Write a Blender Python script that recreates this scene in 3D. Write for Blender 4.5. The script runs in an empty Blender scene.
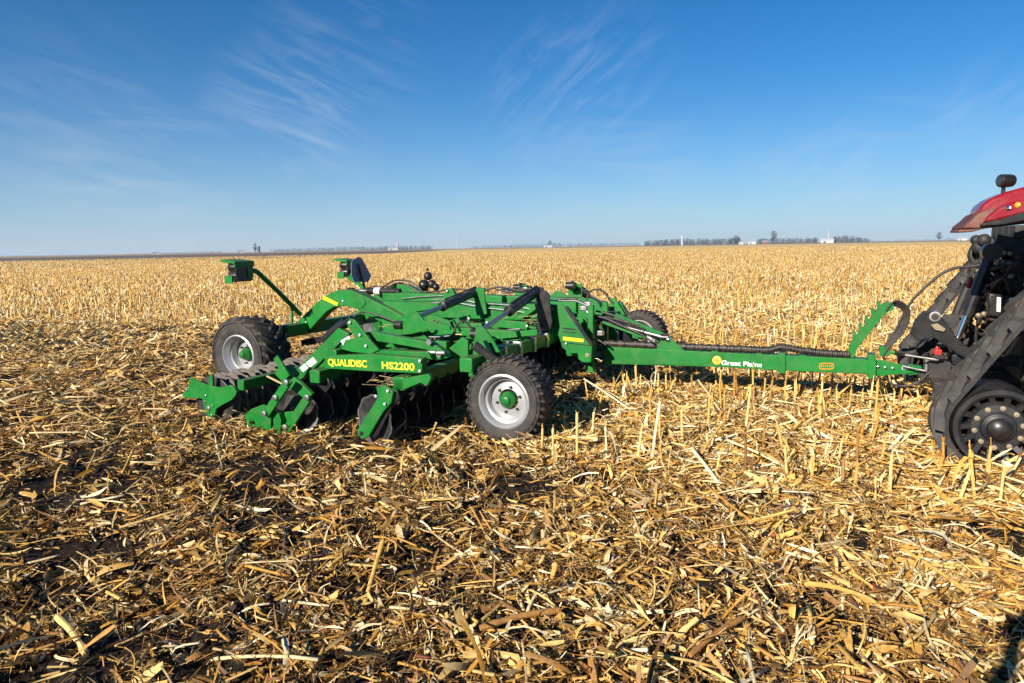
import bpy, bmesh, math, random
import numpy as np
from mathutils import Vector, Matrix, Quaternion
random.seed(7); rng = np.random.default_rng(11)
S = bpy.context.scene; COL = S.collection; R = math.radians

# ------------------------------------------------------------------ camera
F_PX, CAM_H = 683.0, 2.0
PITCH = math.atan(94.2 / F_PX); ROLL = R(0.98)
fw = np.array([0, math.cos(PITCH), -math.sin(PITCH)])
up0 = np.array([0, math.sin(PITCH), math.cos(PITCH)]); rt0 = np.array([1., 0, 0])
rt = rt0 * math.cos(ROLL) - up0 * math.sin(ROLL); upv = up0 * math.cos(ROLL) + rt0 * math.sin(ROLL)
cd = bpy.data.cameras.new('camera'); cam = bpy.data.objects.new('camera', cd); COL.objects.link(cam)
cd.sensor_width = 36; cd.lens = 36 * F_PX / 1024; cd.clip_start = .05; cd.clip_end = 20000
M = Matrix(((rt[0], upv[0], -fw[0], 0), (rt[1], upv[1], -fw[1], 0), (rt[2], upv[2], -fw[2], CAM_H), (0, 0, 0, 1)))
cam.matrix_world = M; S.camera = cam

# ------------------------------------------------------------------ sky, sun, exposure
SUN_EL = R(25); sdir = Vector((-.61, -.79, 0)).normalized()
sun_vec = Vector((sdir.x * math.cos(SUN_EL), sdir.y * math.cos(SUN_EL), math.sin(SUN_EL)))
W = bpy.data.worlds.new('World'); S.world = W; W.use_nodes = True
nt = W.node_tree; N = nt.nodes; N.clear()
out = N.new('ShaderNodeOutputWorld'); bg = N.new('ShaderNodeBackground'); bg.inputs[1].default_value = .052
sky = N.new('ShaderNodeTexSky'); sky.sky_type = 'NISHITA'; sky.sun_disc = False
sky.sun_elevation = SUN_EL; sky.sun_rotation = math.atan2(sun_vec.x, sun_vec.y)
sky.air_density = 1.0; sky.dust_density = .1; sky.ozone_density = 4.0; sky.altitude = 400
hsv = N.new('ShaderNodeHueSaturation'); hsv.inputs['Saturation'].default_value = 1.22; hsv.inputs['Value'].default_value = 1
tint = N.new('ShaderNodeMix'); tint.data_type = 'RGBA'; tint.blend_type = 'MULTIPLY'; tint.inputs[0].default_value = 1; tint.inputs[7].default_value = (.66, .97, 1.20, 1)
nt.links.new(sky.outputs[0], tint.inputs[6]); nt.links.new(tint.outputs[2], hsv.inputs['Color'])
# pale air low over the plain, then thin feathery cirrus in two loose groups
tc = N.new('ShaderNodeTexCoord'); sx = N.new('ShaderNodeSeparateXYZ'); nt.links.new(tc.outputs['Generated'], sx.inputs[0])
def mnode(op, a, b=None, clamp=False):
    m = N.new('ShaderNodeMath'); m.operation = op; m.use_clamp = clamp
    for i, q in enumerate((a, b)):
        if q is None: continue
        if isinstance(q, (int, float)): m.inputs[i].default_value = q
        else: nt.links.new(q, m.inputs[i])
    return m.outputs[0]
def mixs(f, a, c):
    x = N.new('ShaderNodeMix'); x.data_type = 'RGBA'; nt.links.new(f, x.inputs[0]); nt.links.new(a, x.inputs[6])
    x.inputs[7].default_value = (*c, 1); return x.outputs[2]
zz = mnode('MAXIMUM', sx.outputs[2], 0.0)
low = mnode('MULTIPLY', mnode('POWER', 2.718, mnode('MULTIPLY', zz, -8.5)), .80)
skyc = mixs(low, hsv.outputs[0], (5.9, 7.4, 9.3))
cb = N.new('ShaderNodeCombineXYZ'); nt.links.new(sx.outputs[0], cb.inputs[0]); nt.links.new(sx.outputs[2], cb.inputs[1])
def dirn(px, py):
    d = fw + (px - 512) / F_PX * rt - (py - 341.5) / F_PX * upv; return d / np.linalg.norm(d)
def cirrus(spots, rot, scl, off):
    mp = N.new('ShaderNodeMapping'); mp.inputs['Rotation'].default_value = (0, 0, R(rot)); mp.vector_type = 'TEXTURE'; mp.inputs['Scale'].default_value = (*scl, 1); mp.inputs['Location'].default_value = off
    nt.links.new(cb.outputs[0], mp.inputs[0])
    n1 = N.new('ShaderNodeTexNoise'); n1.inputs['Scale'].default_value = 5; n1.inputs['Detail'].default_value = 13; n1.inputs['Roughness'].default_value = .63; n1.inputs['Distortion'].default_value = 1.0
    nt.links.new(mp.outputs[0], n1.inputs['Vector']); s = None
    for px, py, rad, amt in spots:
        dp = N.new('ShaderNodeVectorMath'); dp.operation = 'DOT_PRODUCT'; nt.links.new(tc.outputs['Generated'], dp.inputs[0]); dp.inputs[1].default_value = tuple(dirn(px, py))
        mr = N.new('ShaderNodeMapRange'); mr.interpolation_type = 'SMOOTHSTEP'; mr.inputs[1].default_value = math.cos(R(rad)); mr.inputs[2].default_value = 1; mr.inputs[3].default_value = 0; mr.inputs[4].default_value = amt * 1.25
        nt.links.new(dp.outputs['Value'], mr.inputs[0]); s = mr.outputs[0] if s is None else mnode('ADD', s, mr.outputs[0])
    return mnode('MULTIPLY', mnode('MULTIPLY', mnode('SUBTRACT', n1.outputs[0], .45), 3.6, True), s)
f1 = cirrus(((275, 118, 6.5, .20), (345, 50, 8, .10), (60, 125, 9, .08), (335, 160, 5, .07), (110, 190, 9, .06)), -22, (.8, .15), (.3, 0, 0))
f2 = cirrus(((545, 100, 7, .14), (610, 60, 6, .09), (815, 172, 6, .14), (1000, 130, 6, .12), (680, 170, 8, .06)), 40, (.6, .16), (1.7, .4, 0))
f3 = cirrus(((160, 205, 10, .16), (420, 222, 8, .16), (620, 200, 9, .14), (880, 190, 9, .16)), -3, (1.3, .16), (.9, .2, 0))
skyc = mixs(f3, skyc, (7.4, 8.2, 9.4)); skyc = mixs(f1, skyc, (7.6, 8.4, 9.6)); skyc = mixs(f2, skyc, (7.6, 8.4, 9.6))
class mix: outputs = {2: skyc}
nt.links.new(mix.outputs[2], bg.inputs[0]); nt.links.new(bg.outputs[0], out.inputs[0])
sl = bpy.data.lights.new('sun', 'SUN'); sl.energy = 5.0; sl.angle = R(.5); sl.color = (1, .93, .82)
so = bpy.data.objects.new('sun', sl); COL.objects.link(so); so.rotation_euler = (-sun_vec).to_track_quat('-Z', 'Y').to_euler()
S.view_settings.view_transform = 'Standard'; S.view_settings.look = 'None'; S.view_settings.exposure = .74; S.view_settings.gamma = 1
S.cycles.max_bounces = 5; S.cycles.diffuse_bounces = 2; S.cycles.glossy_bounces = 3; S.cycles.use_adaptive_sampling = True

# ------------------------------------------------------------------ measuring the place
CAMP = np.array([0, 0, CAM_H])
O = np.array([1.15, 9.45, 0]); YAW = math.atan2(2.3, 4.9)          # machine frame: u forward, v to the far side, w up
uh = np.array([math.cos(YAW), -math.sin(YAW), 0]); vh = np.array([math.sin(YAW), math.cos(YAW), 0])
def ray(x, y): return fw + (x - 512) / F_PX * rt - (y - 341.5) / F_PX * upv
def G(x, y, h=0):
    d = ray(x, y); return CAMP + d * (h - CAM_H) / d[2]
def Q(x, y, v):                                                      # point of the upright plane v = const of the machine
    d = ray(x, y); t = ((O - CAMP) @ vh + v) / (d @ vh); q = CAMP + d * t - O
    return np.array([q @ uh, q @ vh, q[2]])
def wl(u, v, w=0): return O + u * uh + v * vh + np.array([0, 0, w])

# ------------------------------------------------------------------ materials
MATS = {}
def mat(name, color, rough=.6, metal=0, var=.0, vscale=8, dirt=None, dirt_amt=.0, dscale=5, bump=0, bscale=60, spec=.5, coat=0, attr=False):
    m = bpy.data.materials.new(name); m.use_nodes = True; t = m.node_tree; b = t.nodes['Principled BSDF']
    b.inputs['Roughness'].default_value = rough; b.inputs['Metallic'].default_value = metal
    b.inputs['Specular IOR Level'].default_value = spec; b.inputs['Coat Weight'].default_value = coat
    tc = t.nodes.new('ShaderNodeTexCoord'); src = None
    if attr:
        a = t.nodes.new('ShaderNodeAttribute'); a.attribute_name = 'Col'; src = a.outputs['Color']
    else:
        r = t.nodes.new('ShaderNodeRGB'); r.outputs[0].default_value = (*color, 1); src = r.outputs[0]
    if var:
        n = t.nodes.new('ShaderNodeTexNoise'); n.inputs['Scale'].default_value = vscale; n.inputs['Detail'].default_value = 5
        t.links.new(tc.outputs['Object'], n.inputs['Vector'])
        mr = t.nodes.new('ShaderNodeMapRange'); mr.inputs[1].default_value = .3; mr.inputs[2].default_value = .7
        mr.inputs[3].default_value = 1 - var; mr.inputs[4].default_value = 1 + var; t.links.new(n.outputs[0], mr.inputs[0])
        h = t.nodes.new('ShaderNodeHueSaturation'); t.links.new(src, h.inputs['Color']); t.links.new(mr.outputs[0], h.inputs['Value']); src = h.outputs[0]
    if dirt:
        n = t.nodes.new('ShaderNodeTexNoise'); n.inputs['Scale'].default_value = dscale; n.inputs['Detail'].default_value = 8; n.inputs['Roughness'].default_value = .65
        t.links.new(tc.outputs['Object'], n.inputs['Vector'])
        mr = t.nodes.new('ShaderNodeMapRange'); mr.inputs[1].default_value = .42; mr.inputs[2].default_value = .75
        mr.inputs[3].default_value = 0; mr.inputs[4].default_value = dirt_amt; t.links.new(n.outputs[0], mr.inputs[0])
        x = t.nodes.new('ShaderNodeMix'); x.data_type = 'RGBA'; t.links.new(mr.outputs[0], x.inputs[0]); t.links.new(src, x.inputs[6])
        x.inputs[7].default_value = (*dirt, 1); src = x.outputs[2]
        mr2 = t.nodes.new('ShaderNodeMapRange'); mr2.inputs[1].default_value = 0; mr2.inputs[2].default_value = 1
        mr2.inputs[3].default_value = rough; mr2.inputs[4].default_value = .9; t.links.new(mr.outputs[0], mr2.inputs[0]); t.links.new(mr2.outputs[0], b.inputs['Roughness'])
    t.links.new(src, b.inputs['Base Color'])
    if bump:
        n = t.nodes.new('ShaderNodeTexNoise'); n.inputs['Scale'].default_value = bscale; n.inputs['Detail'].default_value = 6
        t.links.new(tc.outputs['Object'], n.inputs['Vector']); bp = t.nodes.new('ShaderNodeBump'); bp.inputs['Strength'].default_value = bump; bp.inputs['Distance'].default_value = .02
        t.links.new(n.outputs[0], bp.inputs['Height']); t.links.new(bp.outputs[0], b.inputs['Normal'])
    MATS[name] = m; return m
DUST = (.23, .16, .09)
mat('green_paint', (.001, .150, .017), .42, var=.16, vscale=3, dirt=DUST, dirt_amt=.15, dscale=9, spec=.38)
mat('black_paint_and_shade', (.010, .010, .011), .34, dirt=DUST, dirt_amt=.10, dscale=9)  # truly black parts, plus a few whose shade is set into the colour
mat('dusty_black', (.016, .016, .017), .6, var=.3, vscale=7, dirt=DUST, dirt_amt=.16, dscale=9)
mat('rubber', (.021, .020, .020), .72, var=.25, vscale=9, dirt=(.13, .10, .07), dirt_amt=.5, dscale=7, bump=.15, bscale=40)
mat('track_rubber', (.010, .010, .011), .7, var=.3, vscale=6, dirt=(.12, .095, .07), dirt_amt=.4, dscale=5, bump=.2, bscale=40)
mat('lug_rubber', (.040, .038, .036), .6, var=.3, vscale=8, dirt=(.16, .125, .09), dirt_amt=.5, dscale=6)
mat('hose_rubber', (.014, .013, .013), .45, dirt=DUST, dirt_amt=.4, dscale=14)
mat('dusty_hose', (.020, .017, .015), .55, dirt=DUST, dirt_amt=.15, dscale=14)
mat('silver_rim', (.42, .42, .43), .36, metal=.5, var=.08, dirt=(.25, .2, .14), dirt_amt=.35, dscale=9)
mat('steel', (.45, .44, .43), .32, metal=.9, var=.15, dirt=DUST, dirt_amt=.3, dscale=12)
mat('chrome', (.75, .75, .76), .15, metal=1)
mat('disc_steel', (.050, .050, .053), .42, metal=.6, var=.3, vscale=12, dirt=(.12, .09, .06), dirt_amt=.5, dscale=6)  # base taken darker: shade on the disc faces is put into the colour
mat('worn_edge', (.30, .29, .28), .4, metal=.8, var=.3, vscale=20)
mat('roller_steel', (.11, .09, .075), .75, var=.3, vscale=15, dirt=(.15, .11, .08), dirt_amt=.7, dscale=9, bump=.3, bscale=30)
mat('yellow_tape', (.80, .56, .01), .4); mat('yellow_letters', (.85, .72, .03), .5); mat('white_letters', (.8, .8, .77), .5)
mat('gold_badge', (.75, .45, .05), .4); mat('amber_lens', (.85, .30, .02), .2)
mat('decal_white', (.75, .75, .72), .5, dirt=(.35, .33, .3), dirt_amt=.6, dscale=40); mat('sign_back', (.12, .16, .25), .45, var=.15); mat('sign_orange', (.85, .16, .03), .5)
mat('red_paint', (.22, .004, .010), .25, coat=.3, var=.1, dirt=DUST, dirt_amt=.2, dscale=7); mat('muddy_red', (.10, .013, .012), .55, dirt=(.30, .18, .11), dirt_amt=.9, dscale=3)
mat('red_plastic', (.55, .02, .02), .4); mat('wheel_black', (.012, .0125, .014), .45, var=.2, dirt=(.14, .11, .08), dirt_amt=.18, dscale=8)
mat('tan_bolt', (.24, .18, .11), .6, var=.15); mat('rust', (.055, .030, .02), .8, var=.3, dirt=(.2, .14, .09), dirt_amt=.45)
mat('glass', (.03, .04, .045), .06); mat('lens', (.7, .7, .68), .1)
mat('straw_bits', (.50, .36, .18), .7)
mat('straw', (.6, .4, .16), .62, attr=True, var=.22, vscale=45, spec=.35)
mat('tree_bark', (.075, .068, .068), .9, var=.3, vscale=.2); mat('bare_twigs', (.052, .052, .060), .95, var=.35, vscale=.15)
mat('white_wall', (.40, .41, .43), .6); mat('grey_roof', (.30, .31, .34), .6); mat('dark_grey', (.10, .11, .12), .7); mat('farm_red', (.22, .05, .04), .7)
mat('galvanised', (.45, .47, .5), .5, metal=.4)
mat('skin', (.45, .27, .19), .6); mat('jacket', (.05, .06, .09), .8); mat('hair', (.03, .02, .015), .7)

def settled(name, amt, z0=.55):                                       # chaff dust lying on the upward faces
    t = MATS[name].node_tree; b = t.nodes['Principled BSDF']; src = b.inputs['Base Color'].links[0].from_socket
    g = t.nodes.new('ShaderNodeNewGeometry'); s = t.nodes.new('ShaderNodeSeparateXYZ'); t.links.new(g.outputs['Normal'], s.inputs[0])
    mr = t.nodes.new('ShaderNodeMapRange'); mr.inputs[1].default_value = z0; mr.inputs[2].default_value = 1; mr.inputs[3].default_value = 0; mr.inputs[4].default_value = amt; t.links.new(s.outputs[2], mr.inputs[0])
    n = t.nodes.new('ShaderNodeTexNoise'); n.inputs['Scale'].default_value = 11; n.inputs['Detail'].default_value = 8; n.inputs['Roughness'].default_value = .7; tc = t.nodes.new('ShaderNodeTexCoord'); t.links.new(tc.outputs['Object'], n.inputs['Vector'])
    m2 = t.nodes.new('ShaderNodeMapRange'); m2.inputs[1].default_value = .4; m2.inputs[2].default_value = .62; t.links.new(n.outputs[0], m2.inputs[0])
    mu = t.nodes.new('ShaderNodeMath'); mu.operation = 'MULTIPLY'; t.links.new(mr.outputs[0], mu.inputs[0]); t.links.new(m2.outputs[0], mu.inputs[1])
    x = t.nodes.new('ShaderNodeMix'); x.data_type = 'RGBA'; t.links.new(mu.outputs[0], x.inputs[0]); t.links.new(src, x.inputs[6]); x.inputs[7].default_value = (.15, .10, .055, 1); t.links.new(x.outputs[2], b.inputs['Base Color'])
for nm_ in ('green_paint', 'black_paint_and_shade', 'dusty_black', 'rubber'): settled(nm_, .75)

# ------------------------------------------------------------------ helpers
def props(o, label=None, cat=None, group=None, kind=None):
    for k, q in (('label', label), ('category', cat), ('group', group), ('kind', kind)):
        if q: o[k] = q
    return o
class MB:
    def __init__(s): s.v = []; s.f = []; s.p = []
    def add(s, vs, fs):
        n = len(s.v); s.p.append(n); s.v += [tuple(map(float, p)) for p in vs]; s.f += [tuple(i + n for i in q) for q in fs]
    def box(s, c, d):
        x, y, z = c; a, b, e = (k / 2 for k in d)
        s.add([(x + i * a, y + j * b, z + k * e) for i in (-1, 1) for j in (-1, 1) for k in (-1, 1)],
              [(0, 1, 3, 2), (4, 6, 7, 5), (0, 4, 5, 1), (2, 3, 7, 6), (0, 2, 6, 4), (1, 5, 7, 3)])
    def beam(s, p, q, w, h, side=None):                              # box beam, h across `side x axis`
        p, q = np.array(p, float), np.array(q, float); d = q - p; d /= np.linalg.norm(d)
        sd = np.array(side if side is not None else (0, 1., 0)); sd = sd - d * (sd @ d)
        if np.linalg.norm(sd) < 1e-3: sd = np.array((1., 0, 0)) - d * d[0]
        sd /= np.linalg.norm(sd); n = np.cross(d, sd)
        s.add([e + i * sd * w / 2 + j * n * h / 2 for e in (p, q) for i, j in ((-1, -1), (1, -1), (1, 1), (-1, 1))],
              [(0, 1, 2, 3), (7, 6, 5, 4), (0, 4, 5, 1), (1, 5, 6, 2), (2, 6, 7, 3), (3, 7, 4, 0)])
    def plate(s, poly, v0, v1):                                      # (u, w) outline given thickness along v
        n = len(poly); s.add([(a, v0, b) for a, b in poly] + [(a, v1, b) for a, b in poly],
              [tuple(range(n)), tuple(range(2 * n - 1, n - 1, -1))] + [(i, i + n, (i + 1) % n + n, (i + 1) % n) for i in range(n)])
    def trace(s, pts, v, th): s.plate([tuple(Q(x, y, v)[[0, 2]]) for x, y in pts], v, v + th)
    def tube(s, pts, r, n=10, cap=True, rr=None):
        P = [np.array(p, float) for p in pts]; m = len(P); vs = []; prev = None
        for i, p in enumerate(P):
            d = P[min(i + 1, m - 1)] - P[max(i - 1, 0)]; d /= (np.linalg.norm(d) + 1e-9)
            if prev is None:
                a = np.array((0, 0, 1.)) if abs(d[2]) < .9 else np.array((1., 0, 0)); e1 = np.cross(d, a)
            else: e1 = prev - d * (prev @ d)
            e1 /= np.linalg.norm(e1); prev = e1; e2 = np.cross(d, e1); q = rr[i] if rr is not None else r
            vs += [p + q * (math.cos(2 * math.pi * k / n) * e1 + math.sin(2 * math.pi * k / n) * e2) for k in range(n)]
        fs = [(i * n + k, i * n + (k + 1) % n, (i + 1) * n + (k + 1) % n, (i + 1) * n + k) for i in range(m - 1) for k in range(n)]
        if cap: fs += [tuple(range(n - 1, -1, -1)), tuple(range((m - 1) * n, m * n))]
        s.add(vs, fs)
    def lathe(s, c, axis, prof, n=40, closed=False, wob=None):
        c = np.array(c, float); ax = np.array(axis, float); ax /= np.linalg.norm(ax)
        a = np.array((0, 0, 1.)) if abs(ax[2]) < .9 else np.array((1., 0, 0)); e1 = np.cross(ax, a); e1 /= np.linalg.norm(e1); e2 = np.cross(ax, e1)
        vs = []; m = len(prof)
        for j, (r, t) in enumerate(prof):
            for k in range(n):
                g = 2 * math.pi * k / n; q = r * (wob(k, j) if wob else 1)
                vs.append(c + ax * t + q * (math.cos(g) * e1 + math.sin(g) * e2))
        mm = m if closed else m - 1
        s.add(vs, [(j * n + k, j * n + (k + 1) % n, ((j + 1) % m) * n + (k + 1) % n, ((j + 1) % m) * n + k) for j in range(mm) for k in range(n)])
        if not closed:
            s.f += [tuple(len(s.v) - n * m + k for k in range(n - 1, -1, -1)), tuple(len(s.v) - n + k for k in range(n))]
    def ball(s, c, r, n=16): s.lathe(c, (0, 0, 1), [(max(r * math.sin(math.pi * j / 10), .001), -r * math.cos(math.pi * j / 10)) for j in range(11)], n)
    def build(s, name, m, parent=None, bevel=0, off=(0, 0, 0), label=None, sharp=35):
        me = bpy.data.meshes.new(name); bm = bmesh.new(); o3 = Vector(off)
        vs = [bm.verts.new(Vector(p) - o3) for p in s.v]
        for q in s.f:
            try: bm.faces.new([vs[i] for i in q])
            except ValueError: pass
        bmesh.ops.recalc_face_normals(bm, faces=bm.faces); bm.to_mesh(me); bm.free()
        me.polygons.foreach_set('use_smooth', [True] * len(me.polygons)); me.set_sharp_from_angle(angle=R(sharp))
        me.materials.append(MATS[m]); o = bpy.data.objects.new(name, me); COL.objects.link(o)
        if parent: o.parent = parent
        if bevel:
            b = o.modifiers.new('Bevel', 'BEVEL'); b.width = bevel; b.segments = 2; b.limit_method = 'ANGLE'; b.angle_limit = R(40)
        if label: o['label'] = label
        return o
def part(name, m, parent, fn, split=False, **k):                     # split: every piece the function adds becomes a part of its own
    b = MB(); fn(b)
    if not split: return b.build(name, m, parent, **k)
    ends = b.p[1:] + [len(b.v)]; first = None
    for a_, e_ in zip(b.p, ends):
        q = MB(); q.v = b.v[a_:e_]; q.f = [tuple(i - a_ for i in f) for f in b.f if a_ <= f[0] < e_]; o = q.build(name, m, parent, **k); first = first or o
    return first
def dup(o, parent=None, loc=None, name=None):
    c = o.copy(); COL.objects.link(c); c.parent = parent
    if loc is not None: c.location = loc
    for ch in list(o.children): dup(ch, c)
    return c
def spline(pts, n=8):                                                # Catmull-Rom through 3-D points
    P = [np.array(p, float) for p in pts]; P = [2 * P[0] - P[1]] + P + [2 * P[-1] - P[-2]]; o = []
    for i in range(1, len(P) - 2):
        for k in range(n):
            t = k / n; a, b, c, d = P[i - 1:i + 3]
            o.append(.5 * (2 * b + (c - a) * t + (2 * a - 5 * b + 4 * c - d) * t * t + (3 * b - a - 3 * c + d) * t ** 3))
    return o + [P[-2]]
def lettering(body, name, m, parent, p, q, height, stretch=1.0, bold=.0, off=(0, 0, 0)):   # text from p to q on a plate facing the near side
    c = bpy.data.curves.new(name, 'FONT'); c.body = body; c.extrude = .0015; c.offset = bold; c.size = 1; c.align_x = 'LEFT'
    o = bpy.data.objects.new(name, c); COL.objects.link(o); c.materials.append(MATS[m])
    bpy.context.view_layer.update(); bx = [Vector(b) for b in o.bound_box]; wd = max(b.x for b in bx); x0 = min(b.x for b in bx)
    p, q = np.array(p), np.array(q); L = np.linalg.norm(q - p); cap = .72
    o.scale = (L / (wd - x0), height / cap, 1); sl = math.atan2(q[2] - p[2], q[0] - p[0])
    o.rotation_euler = (Matrix.Rotation(-sl, 3, 'Y') @ Matrix.Rotation(R(90), 3, 'X')).to_euler()
    bpy.context.view_layer.update(); me = bpy.data.meshes.new_from_object(o.evaluated_get(bpy.context.evaluated_depsgraph_get())); w = bpy.data.objects.new(name, me); COL.objects.link(w)
    w.location = Vector(p) - Vector(off); w.scale = o.scale; w.rotation_euler = o.rotation_euler; w.parent = parent; bpy.data.objects.remove(o); return w
def empty(name, loc, rz=0):
    o = bpy.data.objects.new(name, None); COL.objects.link(o); o.location = loc; o.rotation_euler = (0, 0, rz); o.empty_display_size = .3; return o

# ------------------------------------------------------------------ ground
def hsh(ix, iy, s):
    n = (ix.astype(np.int64) * 374761393 + iy.astype(np.int64) * 668265263 + s * 1442695041) & 0x7fffffff
    n = ((n ^ (n >> 13)) * 1274126177) & 0x7fffffff; n = n ^ (n >> 16); return (n & 0xffff) / 65535.
def vn(x, y, s):
    ix, iy = np.floor(x), np.floor(y); a, b = x - ix, y - iy; a = a * a * (3 - 2 * a); b = b * b * (3 - 2 * b)
    return (hsh(ix, iy, s) * (1 - a) + hsh(ix + 1, iy, s) * a) * (1 - b) + (hsh(ix, iy + 1, s) * (1 - a) + hsh(ix + 1, iy + 1, s) * a) * b
def fbm(x, y, s, o=3): return sum(vn(x * 2 ** k, y * 2 ** k, s + k) * .5 ** k for k in range(o)) / sum(.5 ** k for k in range(o))
def uv_of(x, y):
    return (x - O[0]) * uh[0] + (y - O[1]) * uh[1], (x - O[0]) * vh[0] + (y - O[1]) * vh[1]
def tilled(x, y):
    u, v = uv_of(x, y); ed = .5 * (fbm(x * .8, y * .8, 91, 2) - .5)
    near = v < -3.25 + ed; strip = (np.abs(v) < 3.6 + ed) & (u < .15 + ed); return near | strip
def height(x, y):
    d = np.hypot(x, y); k = np.clip(1 - d / 45, 0, 1); T = tilled(x, y)
    h = (fbm(x / .75, y / .75, 3, 3) - .5) * .13 + (fbm(x / .15, y / .15, 17, 3) - .5) * .10
    u, v = uv_of(x, y); ph = .03 * np.exp(-((np.abs(v) - 3.5) / .30) ** 2) * np.clip((u + 3.6) / .4, 0, 1) * np.clip((.0 - u) / .4, 0, 1)   # trash heaped along the gang ends
    return k * h * np.where(T, 1., .45) + ph * (.6 + .8 * fbm(x / .3, y / .3, 77, 2))
ang = np.concatenate([np.linspace(-180, -52, 30)[:-1], np.linspace(-52, 52, 470), np.linspace(52, 180, 30)[1:-1]])
rad = np.concatenate([[.02], np.geomspace(.6, 2.4, 16)[:-1], np.geomspace(2.4, 45, 420), np.geomspace(45, 5000, 50)[1:]])
A, RR = np.meshgrid(np.radians(ang), rad); gx, gy = RR * np.sin(A), RR * np.cos(A); gz = height(gx, gy)
def np_mesh(name, v, faces, m, col=None, smooth=True):
    me = bpy.data.meshes.new(name); nv = len(v); nf, k = faces.shape
    me.vertices.add(nv); me.vertices.foreach_set('co', np.ascontiguousarray(v, np.float32).ravel())
    me.loops.add(nf * k); me.loops.foreach_set('vertex_index', np.ascontiguousarray(faces, np.int32).ravel())
    me.polygons.add(nf); me.polygons.foreach_set('loop_start', np.arange(0, nf * k, k, dtype=np.int32))
    me.polygons.foreach_set('use_smooth', np.full(nf, smooth, bool)); me.update(calc_edges=True)
    if col is not None:
        a = me.attributes.new('Col', 'FLOAT_COLOR', 'POINT'); c = np.ones((nv, 4), np.float32); c[:, :3] = col; a.data.foreach_set('color', c.ravel())
    me.materials.append(MATS[m]) if isinstance(m, str) else me.materials.append(m)
    return me
nr, na = gx.shape; idx = np.arange(nr * na).reshape(nr, na); i0 = idx[:-1]; i1 = idx[1:]
gf = np.stack([i0, np.roll(i0, -1, 1), np.roll(i1, -1, 1), i1], -1).reshape(-1, 4)
# soil and straw litter material
gm = bpy.data.materials.new('field_soil'); gm.use_nodes = True; t = gm.node_tree; b = t.nodes['Principled BSDF']; b.inputs['Roughness'].default_value = .95; b.inputs['Specular IOR Level'].default_value = .2
geo = t.nodes.new('ShaderNodeNewGeometry')
def noise(sc, det=6, ro=.6):
    n = t.nodes.new('ShaderNodeTexNoise'); n.inputs['Scale'].default_value = sc; n.inputs['Detail'].default_value = det; n.inputs['Roughness'].default_value = ro
    t.links.new(geo.outputs['Position'], n.inputs['Vector']); return n.outputs[0]
def ramp(src, stops):
    r = t.nodes.new('ShaderNodeValToRGB'); e = r.color_ramp.elements
    for i, (p, c) in enumerate(stops):
        q = e[i] if i < 2 else e.new(p)
        q.position = p; q.color = (*c, 1)
    t.links.new(src, r.inputs[0]); return r.outputs[0]
def mixc(f, a, c):
    x = t.nodes.new('ShaderNodeMix'); x.data_type = 'RGBA'
    for i, q in ((0, f), (6, a), (7, c)):
        if isinstance(q, tuple): x.inputs[i].default_value = (*q, 1)
        elif isinstance(q, float): x.inputs[i].default_value = q
        else: t.links.new(q, x.inputs[i])
    return x.outputs[2]
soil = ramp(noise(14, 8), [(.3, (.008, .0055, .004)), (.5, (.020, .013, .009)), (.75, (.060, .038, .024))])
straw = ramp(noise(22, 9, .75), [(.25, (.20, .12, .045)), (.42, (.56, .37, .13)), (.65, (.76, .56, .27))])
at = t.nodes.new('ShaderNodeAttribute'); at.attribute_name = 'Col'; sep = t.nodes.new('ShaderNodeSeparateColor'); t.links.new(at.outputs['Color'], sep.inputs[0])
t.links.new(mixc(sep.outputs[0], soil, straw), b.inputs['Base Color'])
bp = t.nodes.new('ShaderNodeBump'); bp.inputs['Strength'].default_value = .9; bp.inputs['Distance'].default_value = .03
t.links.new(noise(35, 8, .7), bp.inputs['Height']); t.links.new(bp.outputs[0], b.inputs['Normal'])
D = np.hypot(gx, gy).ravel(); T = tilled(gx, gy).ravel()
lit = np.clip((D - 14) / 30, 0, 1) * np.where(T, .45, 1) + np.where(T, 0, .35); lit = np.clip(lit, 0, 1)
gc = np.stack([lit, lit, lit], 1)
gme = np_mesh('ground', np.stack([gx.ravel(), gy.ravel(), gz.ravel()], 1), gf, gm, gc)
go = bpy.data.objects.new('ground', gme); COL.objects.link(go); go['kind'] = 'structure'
def sheet(name, pts, z, m):
    me = bpy.data.meshes.new(name); me.from_pydata([(p[0], p[1], z) for p in pts], [], [tuple(range(len(pts)))]); me.materials.append(MATS[m])
    o = bpy.data.objects.new(name, me); COL.objects.link(o); o['kind'] = 'structure'; return o
mat('ploughed_soil', (.125, .088, .062), .95, var=.35, vscale=.08, bump=.5, bscale=2)
mat('far_stubble', (.30, .21, .12), .95, var=.25, vscale=.02)
def far(px, d, z=0):                                                 # a point at ground distance d on the bearing of a photo column
    r = ray(px, 247); k = d / math.hypot(r[0], r[1]); return np.array([r[0] * k, r[1] * k, z])
sheet('ploughed_field', [G(-120, 276), G(120, 266.5), G(430, 251.2), far(445, 900), far(200, 900), far(-200, 900)], .03, 'ploughed_soil')
sheet('far_field', [far(-250, 700), far(200, 900), far(430, 1000), far(760, 950), far(1250, 800), far(1250, 4900), far(-250, 4900)], .06, 'far_stubble')

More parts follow.
